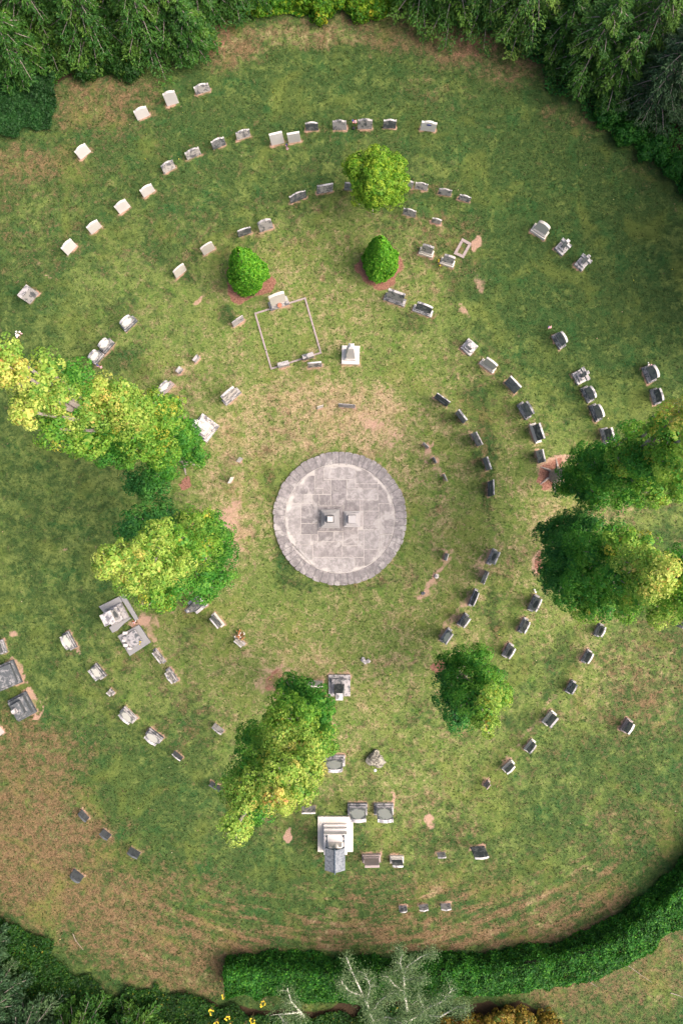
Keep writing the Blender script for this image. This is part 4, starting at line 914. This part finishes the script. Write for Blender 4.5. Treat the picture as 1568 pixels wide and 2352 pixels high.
maple(1292,1290,[(1266,1225,34,4,'dg'),(1320,1203,34,5,'dg'),(1356,1205,26,6,'dg'),(1264,1308,34,3,'dg'),(1290,1268,38,6,'dg'),(1340,1250,36,8,'g'),(1290,1340,36,5,'dg'),(1340,1320,42,9,'g'),(1312,1368,32,7,'g'),(1350,1398,30,7,'gy'),(1370,1270,36,10,'g'),(1420,1258,38,11,'gy'),(1410,1320,38,12,'g'),(1392,1385,32,8,'g'),(1440,1390,36,10,'gy'),(1460,1300,40,13,'y'),(1500,1290,36,14,'y'),(1530,1320,34,15,'yo'),(1490,1340,38,13.5,'y'),(1470,1365,34,12,'gy'),(1520,1398,34,12,'y'),(1552,1370,36,13,'gy'),(1402,1222,26,8,'g'),(1585,1390,40,14,'gy'),(1440,1240,26,11,'gy'),(1565,1290,36,9,'g'),(1585,1330,36,10,'gy'),(1380,1350,34,8,'g'),(1330,1290,34,7,'dg'),(1445,1345,34,11,'gy'),(1480,1250,26,11,'gy'),(1300,1230,30,5,'dg'),(1295,1305,30,5,'dg')],
 'maple with deep green inner and yellow outer crown at the right, the lower of two')
maple(672,1588,[(668,1582,32,3,'g'),(700,1600,34,4,'g'),(738,1612,30,5,'g'),(650,1622,30,6,'gy'),(740,1652,30,7,'g'),(690,1650,38,9,'gy'),(640,1662,34,9,'gy'),(575,1692,30,8,'g'),(740,1700,32,9,'gy'),(700,1720,42,12,'y'),(650,1712,38,12,'y'),(610,1750,38,12,'gy'),(570,1752,32,10,'g'),(552,1792,32,12,'gy'),(600,1800,38,14,'y'),(650,1780,40,14,'y'),(700,1770,38,13,'y'),(690,1820,30,14,'y'),(640,1838,30,15,'yo'),(562,1840,34,14.5,'y'),(532,1820,26,14,'y'),(595,1865,26,13,'g'),(552,1890,26,15,'y'),(541,1904,16,16,'y'),(722,1672,32,8,'g'),(605,1700,30,10,'gy')],
 'tall maple with speckled yellow crown below the round platform')
maple(1046,1535,[(1042,1520,30,3,'g'),(1090,1518,34,4,'g'),(1025,1558,26,3,'dg'),(1050,1582,34,5,'g'),(1110,1560,34,6,'g'),(1130,1588,32,7,'gy'),(1085,1615,38,7.5,'g'),(1030,1608,30,5,'dg'),(1050,1648,28,6,'dg'),(1108,1640,28,9,'gy'),(1115,1668,22,9.5,'y'),(1155,1598,24,6,'gy'),(1140,1558,20,5,'g'),(1118,1600,26,8.5,'y')],
 'smallest maple, dark green with a gold edge, lower right of the platform', trunk_r=.18)
maple(857,452,[(828,385,30,3.4,'lime'),(868,370,30,3.8,'lime'),(905,382,28,3.4,'lime'),(905,420,30,3.2,'lime'),(868,428,36,3.9,'lime'),(833,418,32,3.2,'lime'),(808,378,20,3,'lime'),(898,448,26,2.4,'lime'),(862,458,24,2.2,'lime'),(830,450,20,2.1,'lime'),(868,400,30,4.2,'lime')],
 'small round bright yellow-green tree in the upper middle', trunk_r=.1, name='small_tree', lsize=.09, rc=.2, per=40)

def conifer(bx, by, rad, hh, tip, label):
    B = at(bx, by); root = empty('clipped_conifer', B); tag(root, label, 'conifer', 'clipped conifers')
    n_ = 15000; z = hh*(1-np.sqrt(RNG.random(n_)))*.98; t = RNG.uniform(0, 2*np.pi, n_)
    u_ = z/hh; prof = rad*np.clip((1-u_)**.72, 0, 1)*np.clip(.72+u_*3.2, 0, 1)
    wob = 1+.05*np.sin(t*3+z*2)+(vnoise(t*2.2+bx, z*1.6, 1.0, 81)-.5)*.26+(vnoise(t*5+by, z*4, 1.0, 82)-.5)*.22
    r_ = prof*wob*RNG.uniform(.84, 1.03, n_)
    tx, ty = (np.array(at(*tip, hh))[:2]-np.array(B)[:2]); lean = u_
    P = np.stack([r_*np.cos(t)+tx*lean, r_*np.sin(t)+ty*lean, z+.08], 1)
    d = np.stack([np.cos(t), np.sin(t), np.full(n_, .55)], 1); Nn = unit(d+RNG.normal(size=(n_, 3))*.45); T = unit(d*.7+np.array([0, 0, 1.0])+RNG.normal(size=(n_, 3))*.35)
    col = pick('con', n_)*RNG.uniform(.8, 1.2, (n_, 1))
    leaf_obj('foliage', P, Nn, RNG.uniform(.09, .17, n_), col, M['leaf'], root, .5, T)
    bm = bmesh.new(); tube(bm, [(0, 0, -.1), (tx*.6, ty*.6, hh*.7)], [.07, .02], 7); lathe(bm, [(rad*.62, .1), (rad*.7, .5), (rad*.32, hh*.55), (.05, hh*.85)], 14)
    bmesh_obj('trunk', bm, M['bark'], root)
conifer(571, 638, 1.08, 4.6, (546, 572), 'clipped bright green conifer, left of the two, above the kerbed plot')
conifer(871, 610, .97, 4.3, (873, 545), 'clipped bright green conifer on a ring of red mulch, right of the two')

def shrub(x, y, lobes, tone, label, name='shrub', lsize=.11, group='shrubs at the wood edge', rc=.2, per=26):
    B = at(x, y); root = empty(name, B); tag(root, label, 'shrub', group); parts = []
    for (dx, dy, h, r) in lobes: parts.append(lobe_leaves(np.array((dx, dy, h)), r, tone, lsize, rc, per))
    P, Nn, sz, cl = cat(parts); k = P[:, 2] > .02; leaf_obj('foliage', P[k], Nn[k], sz[k], cl[k], M['leaf'], root)
    bm = bmesh.new()
    for (dx, dy, h, r) in lobes: tube(bm, [(0, 0, -.05), (dx*.5, dy*.5, h*.6), (dx, dy, h)], [.05, .035, .015], 6)
    bmesh_obj('stem', bm, M['bark'], root)
def rl(n_, spread, h, r): return [(random.uniform(-spread, spread), random.uniform(-spread, spread)*.7, h*random.uniform(.6, 1.1), r*random.uniform(.75, 1.2)) for _ in range(n_)]
for (x, y, pos) in ((1392,290,'uppermost'),(1438,322,'second from the top'),(1492,362,'third from the top'),(1545,400,'fourth from the top'),(1578,445,'lowest')):
    shrub(x, y-6, rl(6, .45, .8, .42), 'yew', 'bright green bush in the row below the upper right wood, '+pos)
for i, (x, y) in enumerate(((590,18),(640,22),(700,10),(755,14),(812,22),(862,14),(905,8),(730,36),(835,34))):
    shrub(x, y-8, rl(6, .6, .7, .42), 'brushy', 'yellow-green bush at the top edge, %s' % ['leftmost, beside the hemlocks','second from the left','left of the middle one','the middle one of the back ones','big, right of the middle','second from the right','rightmost','small one in front on the left','small one in front on the right'][i], lsize=.13)
for i, (x, y) in enumerate(((215,165),(265,160),(300,168))):
    shrub(x, y, rl(5, .5, .5, .36), 'brush', 'leafy bush at the foot of the upper left hemlocks, %s of three' % ['left','middle','right'][i])
for i, (x, y, tn) in enumerate(((1080,2340,'orange'),(1140,2330,'orange'),(1200,2325,'orange'),(1250,2338,'orange'),(1225,2352,'brush'),(1035,2348,'orange'))):
    shrub(x, y+6, rl(7, .55, .8, .38), tn, '%s bush at the bottom edge outside the hedge, %s' % ('green' if tn == 'brush' else 'orange and yellow', ['left of the middle','middle','right of the middle','rightmost','in front','leftmost'][i]), lsize=.12)

# hemlocks: tiers of drooping feathery boughs
def hemlock(bx, by, hh, rad, tone, label, nb=70, low=.8, name='hemlock_tree', bark='bark', leafn=150, group='hemlocks round the clearing', ls=.15):
    B = at(bx, by); root = empty(name, B); tag(root, label, 'tree', group)
    Ps, Ns, Ts, Cs, Zs = [], [], [], [], []; bm = bmesh.new(); tube(bm, [(0, 0, -.1), (.05, 0, hh*.5), (0, .05, hh)], [.2, .13, .02], 8)
    for i in range(nb):
        z0 = low+(hh-low)*(i/nb)**1.15; t = i*2.399+random.uniform(-.3, .3); L = rad*(1-(z0/hh))**.6*random.uniform(.75, 1.15)+.15
        dz = -.22*L; d = Vector((math.cos(t), math.sin(t), 0)); p0 = Vector((0, 0, z0)); p1 = p0+d*L*.5+Vector((0, 0, .06*L)); p2 = p0+d*L+Vector((0, 0, dz))
        tube(bm, [p0, p1, p2], [.035, .022, .008], 5)
        n_ = int(leafn*(.35+L/rad)); u_ = RNG.uniform(.12, 1.05, n_)**.8
        a0, a1, a2 = map(np.array, (p0, p1, p2)); base = ((1-u_)**2)[:, None]*a0+(2*u_*(1-u_))[:, None]*a1+(u_**2)[:, None]*a2
        side = RNG.choice([-1, 1], n_); wdt = (1-u_*.65)*L*.42*RNG.random(n_); pd = np.array([-d.y, d.x, 0.0]); dn = np.array(d)
        P = base+pd*(side*wdt)[:, None]+dn*(wdt*.55)[:, None]; P[:, 2] += -.25*wdt+RNG.normal(size=n_)*.05
        T = unit(dn[None]*1.0+pd[None]*(side*.9)[:, None]+np.array([0, 0, -.35])+RNG.normal(size=(n_, 3))*.25)
        Nn = unit(np.array([0, 0, 1.0])+RNG.normal(size=(n_, 3))*.35)
        cc = pick(tone, 1)[0]*.55+pick(tone, n_)*.45
        Ps.append(P); Ns.append(Nn); Ts.append(T); Cs.append(cc*RNG.uniform(.75, 1.25, (n_, 1))); Zs.append(RNG.uniform(.7, 1.3, n_)*ls)
    P = np.concatenate(Ps); k = P[:, 2] > .05
    leaf_obj('crown', P[k], np.concatenate(Ns)[k], np.concatenate(Zs)[k], np.concatenate(Cs)[k], M['needle'], root, .42, np.concatenate(Ts)[k])
    bmesh_obj('trunk', bm, M[bark], root)
HL = [ # x, y, height, radius, tone, label
 (30,40,8,2.6,'hemy','hemlock in the very corner at the upper left, tips yellow-green'),
 (110,70,7,2.4,'hem','dark hemlock second from the upper left corner'),
 (180,20,9,2.6,'hemy','tall hemlock at the top edge, third from the upper left corner'),
 (230,95,6,2.2,'hem','hemlock over the little bushes at the upper left'),
 (300,40,8,2.5,'hemy','hemlock at the top edge above the tallest white headstone'),
 (350,95,6,2.1,'hem','hemlock leaning down toward the tallest white headstone'),
 (410,70,6,2.2,'hem','hemlock whose drooping boughs reach the black-stained headstone'),
 (446,118,4.2,1.25,'hem','small drooping hemlock nearest the black-stained headstone'),
 (470,20,7,2.3,'hem','hemlock at the right end of the upper left stand'),
 (545,0,6,1.9,'hem','hemlock beside the yellow-green bushes at the top'),
 (60,150,5,1.9,'hem','low dark hemlock above the ivy at the upper left'),
 (960,10,6,1.8,'hem','hemlock just right of the yellow-green bushes at the top'),
 (1030,20,7,2.1,'hem','hemlock second right of the yellow-green bushes at the top'),
 (1110,20,8,2.3,'hemy','bright-tipped hemlock at the top, left part of the upper right wood'),
 (1190,60,8,2.3,'hemy','light green hemlock where the upper right wood begins to curve down'),
 (1235,5,9,2.4,'hemy','tall yellow-green hemlock at the top edge of the upper right wood'),
 (1270,120,5,1.5,'hem','small low hemlock at the inner edge of the upper right wood'),
 (1330,175,6.5,1.9,'hem','hemlock stretching left over the grass from the upper right wood'),
 (1430,150,8,2.2,'hem','hemlock in the middle of the upper right wood'),
 (1385,215,5,1.6,'hem','hemlock just above the row of bright green bushes'),
 (1480,245,7,2.0,'gtr','grey-green tree with bare twigs above the row of bushes'),
 (1540,120,9,2.3,'hem','hemlock near the right edge in the upper right wood'),
 (1560,215,7,2.0,'gtr','grey-green tree at the right edge above the bushes'),
 (1400,-10,9,2.1,'hemy','yellow-green hemlock at the top edge near the upper right corner'),
 (10,2250,6,1.7,'gtr','grey-green hemlock at the lower left edge'),
 (90,2330,6,1.9,'gtr','grey-green hemlock at the bottom left corner'),
 (200,2350,6,2.0,'hem','dark hemlock along the bottom edge left of the yellow flowers'),
 (-5,2140,4.5,1.0,'gtr','thin grey-green hemlock cut by the lower left edge'),
 (320,2345,4,1.6,'hem','low dark hemlock at the bottom edge near the hedge gap')]
for (x, y, h_, r_, tn, lb) in HL: hemlock(x, y, h_, r_, tn, lb, nb=int(40+h_*5), leafn=170)

# birches with pale limbs at the bottom edge; limb points on the survey grid with heights
def birch(bx, by, limbs, label, tone='grn'):
    B = at(bx, by); root = empty('birch_tree', B); tag(root, label, 'tree', 'birches outside the hedge')
    bm = bmesh.new(); parts = []
    for li in limbs:
        pts = [at(x, y, h)-B for (x, y, h) in li]; n_ = len(pts); r0 = .075 if li is limbs[0] else .05
        tube(bm, pts, [r0*(1-.75*i/(n_-1)) for i in range(n_)], 7)
        for i in range(n_-1):
            a_, b_ = pts[i], pts[i+1]
            for j in range(7):
                s_ = a_.lerp(b_, random.random()); dv = ((b_-a_).normalized()+Vector((random.uniform(-1, 1), random.uniform(-1, 1), random.uniform(-.2, .5)))*.9).normalized()*random.uniform(.25, .6)
                tube(bm, [s_, s_+dv*.5, s_+dv+Vector((0, 0, .05))], [.011, .007, .003], 4)
                k = 75; P = np.array(s_+dv*.75)+RNG.normal(size=(k, 3))*.17; parts.append((P, unit(RNG.normal(size=(k, 3))*.5+np.array([0, 0, 1.])), RNG.uniform(.05, .095, k), pick(tone, k)*RNG.uniform(.8, 1.2, (k, 1))))
    P, Nn, sz, cl = cat(parts); leaf_obj('crown', P, Nn, sz, cl, M['leaf'], root, .5); bmesh_obj('trunk', bm, M['birch'], root)
birch(865, 2325, [[(865,2325,0),(858,2345,1.0),(850,2330,1.8),(835,2290,2.6),(812,2240,3.2),(795,2200,3.6)],[(850,2330,1.8),(842,2300,2.6),(850,2265,3.0),(838,2235,3.2)],[(835,2290,2.6),(800,2275,3.1),(784,2255,3.4)],[(850,2330,1.8),(870,2300,2.4),(895,2283,2.9),(905,2280,3.1)],[(858,2345,1.0),(890,2335,1.9),(920,2350,2.6)]],
 'birch with crooked white limbs reaching over the hedge, leftmost of three')
birch(938, 2318, [[(938,2318,0),(935,2322,1.6),(928,2280,2.6),(927,2240,3.1),(936,2218,3.4),(965,2198,3.7),(985,2190,3.9)],[(927,2240,3.1),(918,2210,3.5),(925,2190,3.7)],[(928,2248,3.0),(950,2250,3.2),(962,2248,3.4)],[(928,2280,2.6),(905,2262,3.0),(893,2245,3.2)]],
 'birch with the straightest white limb crossing the hedge, middle of three')
birch(985, 2335, [[(985,2335,0),(962,2330,1.2),(975,2318,1.8),(1000,2306,2.5),(1020,2298,3.0),(1038,2270,3.3)],[(975,2318,1.8),(965,2300,2.4),(960,2280,2.8)],[(962,2330,1.2),(1010,2335,2.0),(1050,2312,2.8),(1068,2316,3.0)],[(962,2330,1.2),(940,2345,2.0),(915,2350,2.4)]],
 'low birch spreading along the bottom edge, rightmost of three')
birch(700, 2340, [[(700,2340,0),(690,2325,1.2),(668,2300,2.0),(660,2270,2.6)],[(690,2325,1.2),(640,2330,2.2),(655,2350,2.4)]], 'thin birch sapling between the yellow flowers and the hedge')

# hedge
HP = [(527,2192),(600,2186),(700,2192),(800,2199),(900,2195),(1034,2188),(1110,2186),(1176,2176),(1276,2160),(1340,2144),(1390,2118),(1451,2076),(1500,2043),(1535,2006),(1575,1960),(1640,1880)]
hp = [at(*p) for p in HP]; L = [0]
for a_, b_ in zip(hp, hp[1:]): L.append(L[-1]+(b_-a_).length)
LT = L[-1]; n_ = 95000; W_, HH = 1.45, 1.5
s_ = RNG.uniform(0, LT, n_); Lx = np.interp(s_, L, [p.x for p in hp]); Ly = np.interp(s_, L, [p.y for p in hp])
e_ = 1.0; dx_ = np.interp(s_+e_, L, [p.x for p in hp])-np.interp(s_-e_, L, [p.x for p in hp]); dy_ = np.interp(s_+e_, L, [p.y for p in hp])-np.interp(s_-e_, L, [p.y for p in hp])
t_ = unit(np.stack([dx_, dy_, np.zeros(n_)], 1)); out = np.stack([t_[:, 1], -t_[:, 0], np.zeros(n_)], 1)
per_ = 2*HH+W_; u_ = RNG.uniform(0, per_, n_); cr = .28
yy = np.where(u_ < HH, 0, np.where(u_ < HH+W_, u_-HH, W_)); zz = np.where(u_ < HH, u_, np.where(u_ < HH+W_, HH, per_-u_))
nn = np.where((u_ < HH)[:, None], -out, np.where((u_ < HH+W_)[:, None], np.array([0, 0, 1.]), out))
cz = np.clip(zz-(HH-cr), 0, None); ey = np.where(yy < W_/2, np.clip(cr-yy, 0, None), np.clip(cr-(W_-yy), 0, None))
sd = (u_ < HH) | (u_ > HH+W_); ey = np.where(sd, 0, ey); yy = yy+np.where(sd, np.where(yy < W_/2, 1, -1)*cz**2/cr*.5, 0); zz = zz-ey**2/cr*.6
bmp = (vnoise(s_, u_*.4, 1.7, 60)-.5)*.34+(vnoise(s_, u_, .75, 61)-.5)*.26+(vnoise(s_, u_, .3, 62)-.5)*.24+(vnoise(s_, u_, .14, 63)-.5)*.10+RNG.normal(size=n_)*.03
P = np.stack([Lx, Ly, np.zeros(n_)], 1)+out*yy[:, None]+np.stack([0*zz, 0*zz, zz], 1)+nn*bmp[:, None]
k = s_ < .5; P[k] += -t_[k]*(RNG.uniform(-.1, .15, k.sum()))[:, None]
ni_ = 7000; ui = RNG.uniform(0, W_, ni_); zi = RNG.uniform(0.05, HH, ni_); Pe = np.array(hp[0])+out[0]*0; dir0 = np.array((hp[1]-hp[0]).normalized()); o0 = np.array([dir0[1], -dir0[0], 0])
PE = np.array(hp[0])[None]+o0[None]*ui[:, None]+np.stack([0*zi, 0*zi, zi], 1)-dir0[None]*(RNG.uniform(-.08, .12, ni_))[:, None]
P = np.concatenate([P, PE]); NNh = unit(np.concatenate([nn, np.repeat(-dir0[None], ni_, 0)])+RNG.normal(size=(n_+ni_, 3))*.55+np.array([0, 0, .2])); k = P[:, 2] > .02
hc = pick('hedge', n_+ni_)*RNG.uniform(.75, 1.3, (n_+ni_, 1)); hc[:n_] *= (.7+.7*vnoise(s_, u_, .5, 64))[:, None]; hs = RNG.uniform(.08, .16, n_+ni_)
hr = empty('hedge', hp[0]); tag(hr, 'long clipped dark green hedge curving round the bottom of the burial ground', 'hedge')
leaf_obj('foliage', (P-np.array(hp[0]))[k], NNh[k], hs[k], hc[k], M['leaf'], hr, .6)
bm = bmesh.new(); A = []
for i, p in enumerate(hp):
    d_ = (hp[min(i+1, len(hp)-1)]-hp[max(i-1, 0)]).normalized(); o_ = Vector((d_.y, -d_.x, 0)); q_ = p-hp[0]+(d_*.18 if i == 0 else Vector())
    A.append([bm.verts.new(q_+o_*a_+Vector((0, 0, z_))) for a_, z_ in ((.3, 0), (.3, HH-.7), (W_/2, HH-.6), (W_-.3, HH-.7), (W_-.3, 0))])
for a_, b_ in zip(A, A[1:]):
    for j in range(4): bm.faces.new((a_[j], a_[j+1], b_[j+1], b_[j]))
bm.faces.new(A[0]); bm.faces.new(A[-1][::-1]); M['twig'] = plain('hedge_twigs', (.03, .045, .02)); bmesh_obj('branches', bm, M['twig'], hr)

# undergrowth carpets in the woods (nobody could count it)
def carpet(pts, n_, tone, hmax, lsize, name, label):
    pts = np.array(pts, float); x = RNG.uniform(pts[:, 0].min(), pts[:, 0].max(), n_*3); y = RNG.uniform(pts[:, 1].min(), pts[:, 1].max(), n_*3)
    ins = np.zeros(len(x), bool); j = len(pts)-1
    wx = x+(vnoise(x, y, 30, 41)-.5)*36; wy = y+(vnoise(x, y, 30, 42)-.5)*36
    for i in range(len(pts)):
        xi, yi = pts[i]; xj, yj = pts[j]; ins ^= ((yi > wy) != (yj > wy)) & (wx < (xj-xi)*(wy-yi)/(yj-yi+1e-9)+xi); j = i
    x, y = x[ins][:n_], y[ins][:n_]; m_ = len(x)
    hgt = hmax*(.25+.75*vnoise(x, y, 28, 43))*(.6+.5*vnoise(x, y, 9, 44))*RNG.uniform(.6, 1.0, m_)
    P = np.stack([(x-CX)*S, (CY-y)*S, hgt], 1); Nn = unit(np.array([0, 0, 1.])+RNG.normal(size=(m_, 3))*.5)
    pt = vnoise(x, y, 22, 45)[:, None]; col = pick(tone, m_)*(.7+.7*pt)
    o = leaf_obj(name, P, Nn, RNG.uniform(.7, 1.35, m_)*lsize, col, M['leaf']); tag(o, label, 'undergrowth', kind='stuff')
carpet([(-60,110),(40,130),(128,170),(134,250),(118,292),(70,305),(-60,330)], 26000, 'ivy', .7, .12, 'ivy_bank', 'dark bluish green leafy bank at the upper left edge')
carpet([(-80,-60),(560,-60),(560,20),(470,70),(400,110),(300,140),(200,172),(130,200),(-80,140)], 30000, 'hem', .6, .12, 'undergrowth', 'low green growth under the upper left hemlocks')
carpet([(540,-50),(930,-50),(1000,30),(900,22),(830,45),(760,40),(650,45),(560,40)], 16000, 'brushy', .5, .13, 'bramble', 'yellow-green brambles along the top edge')
carpet([(930,-60),(1650,-60),(1650,480),(1560,430),(1440,335),(1350,265),(1262,215),(1235,150),(1130,80),(1000,48)], 26000, 'dg', .5, .13, 'woodland_floor_plants', 'deep green plants on the floor of the upper right wood')
carpet([(-60,2090),(60,2112),(110,2155),(150,2200),(190,2235),(250,2275),(330,2268),(440,2262),(500,2300),(620,2320),(620,2420),(-60,2420)], 52000, 'brush', .6, .115, 'undergrowth', 'dark mixed undergrowth filling the lower left corner')
carpet([(620,2325),(760,2320),(900,2305),(1040,2310),(1070,2420),(620,2420)], 18000, 'brush', .5, .11, 'undergrowth', 'mixed low growth beneath the birches at the bottom edge')

def goldenrod(x, y, label):
    B = at(x, y); root = empty('yellow_flower', B); tag(root, label, 'flower', 'yellow flowers at the bottom edge')
    bm = bmesh.new(); bs = bmesh.new()
    for i in range(7):
        t = random.uniform(0, 6.28); d = Vector((math.cos(t)*.16, math.sin(t)*.16, 1)).normalized()*random.uniform(.6, .8); tube(bs, [(0, 0, 0), d], [.008, .005], 4)
        for j in range(5):
            leafcard(bm, d, Vector((math.cos(t+j-2), math.sin(t+j-2), .3)).normalized(), Vector((0, 0, 1)), random.uniform(.04, .08), .018)
    bmesh_obj('blossom', bm, M['yellow'], root); bmesh_obj('stem', bs, M['drystalk'], root)
for i, (x, y) in enumerate(((490,2315),(527,2330),(502,2343),(583,2335),(520,2279),(607,2297),(533,2349),(566,2350))):
    goldenrod(x, y-10, 'yellow flower spray by the hedge gap, '+['leftmost','large, second from the left','low one at the left','large one at the right','lone one highest by the hedge corner','lone one under the hedge','second from the bottom edge on the left','bottom edge below the large right one'][i])

# scattered fallen leaves
n_ = 170; x = RNG.uniform(0, 1568, n_); y = RNG.uniform(40, 2300, n_)
P = np.stack([(x-CX)*S, (CY-y)*S, np.full(n_, .03)], 1); cl = np.array([(.8,.66,.3),(.75,.5,.35),(.8,.7,.1),(.6,.5,.35)])[RNG.integers(0, 4, n_)]
o = leaf_obj('fallen_leaves', P, unit(np.array([0, 0, 1.])+RNG.normal(size=(n_, 3))*.2), RNG.uniform(.03, .08, n_), cl, M['leaf']); tag(o, 'dry leaves scattered over the grass', 'leaves', kind='stuff')

# short turf standing on the lawn, each tuft coloured by how dry the ground is, darkened by the painted shade map
n_ = 110000; x = RNG.uniform(-20, 1588, n_); y = RNG.uniform(20, 2380, n_)
ix = np.clip(np.searchsorted(gx, x)-1, 0, len(gx)-2); iy = np.clip(np.searchsorted(gy, y)-1, 0, len(gy)-2)
k = (forest[iy, ix] < .3) & (mulch[iy, ix] < .4) & (soil[iy, ix] < .45) & (np.hypot(x-780.5, y-1190.8) > 155)
x, y, dr, lu = x[k], y[k], dry[iy, ix][k], lush[iy, ix][k]; m_ = len(x)
dr = dr+(vnoise(x, y, 17, 71)-.5)*.7+(vnoise(x, y, 40, 72)-.5)*.3
PA = np.array([(.07,.125,.02),(.10,.155,.025),(.14,.19,.034),(.05,.095,.016)])[RNG.integers(0, 4, m_)]
PB = np.array([(.30,.21,.11),(.40,.29,.16),(.22,.17,.08),(.16,.17,.05)])[RNG.integers(0, 4, m_)]
col = np.where((dr+RNG.normal(size=m_)*.12 > .66)[:, None], PB, PA)*(1.15-.62*np.clip(lu, 0, 1))[:, None]
Pq = np.stack([(x-CX)*S, (CY-y)*S, RNG.uniform(.01, .045, m_)], 1)
o = leaf_obj('grass', Pq, unit(np.array([0, 0, 1.])+RNG.normal(size=(m_, 3))*.5), RNG.uniform(.05, .12, m_), col, M['leaf'], aspect=.45); tag(o, 'short turf with dry blades', 'grass', kind='stuff')

# tall unseen trees added outside the view to block light and darken its edges
parts = []
for (x0, y0) in [(1700+random.uniform(-30, 60), yy) for yy in range(60, 900, 175)]+[(-150+random.uniform(-50, 20), yy) for yy in list(range(-40, 420, 110))+list(range(1650, 2400, 110))]+[(xx, -190+random.uniform(-40, 20)) for xx in range(0, 1560, 120)]+[(xx, 2560+random.uniform(0, 40)) for xx in range(-40, 700, 120)]:
    p = at(x0, y0)
    for (dz, rr_) in ((3.5, 2.0), (6.5, 2.1), (9.5, 1.6), (12, 1.0)):
        n_ = int(480*rr_); d = unit(RNG.normal(size=(n_, 3))); parts.append((np.array([p.x, p.y, dz])+d*rr_*RNG.uniform(.6, 1.05, (n_, 1)), unit(d+RNG.normal(size=(n_, 3))*.4), RNG.uniform(.26, .5, n_), pick('dg', n_)))
P, Nn, sz, cl = cat(parts); o = leaf_obj('unseen_shade_trees', P, Nn, sz, cl, M['leaf']); tag(o, 'unseen trees added beyond the clearing to shade its edges', 'wood', kind='stuff')
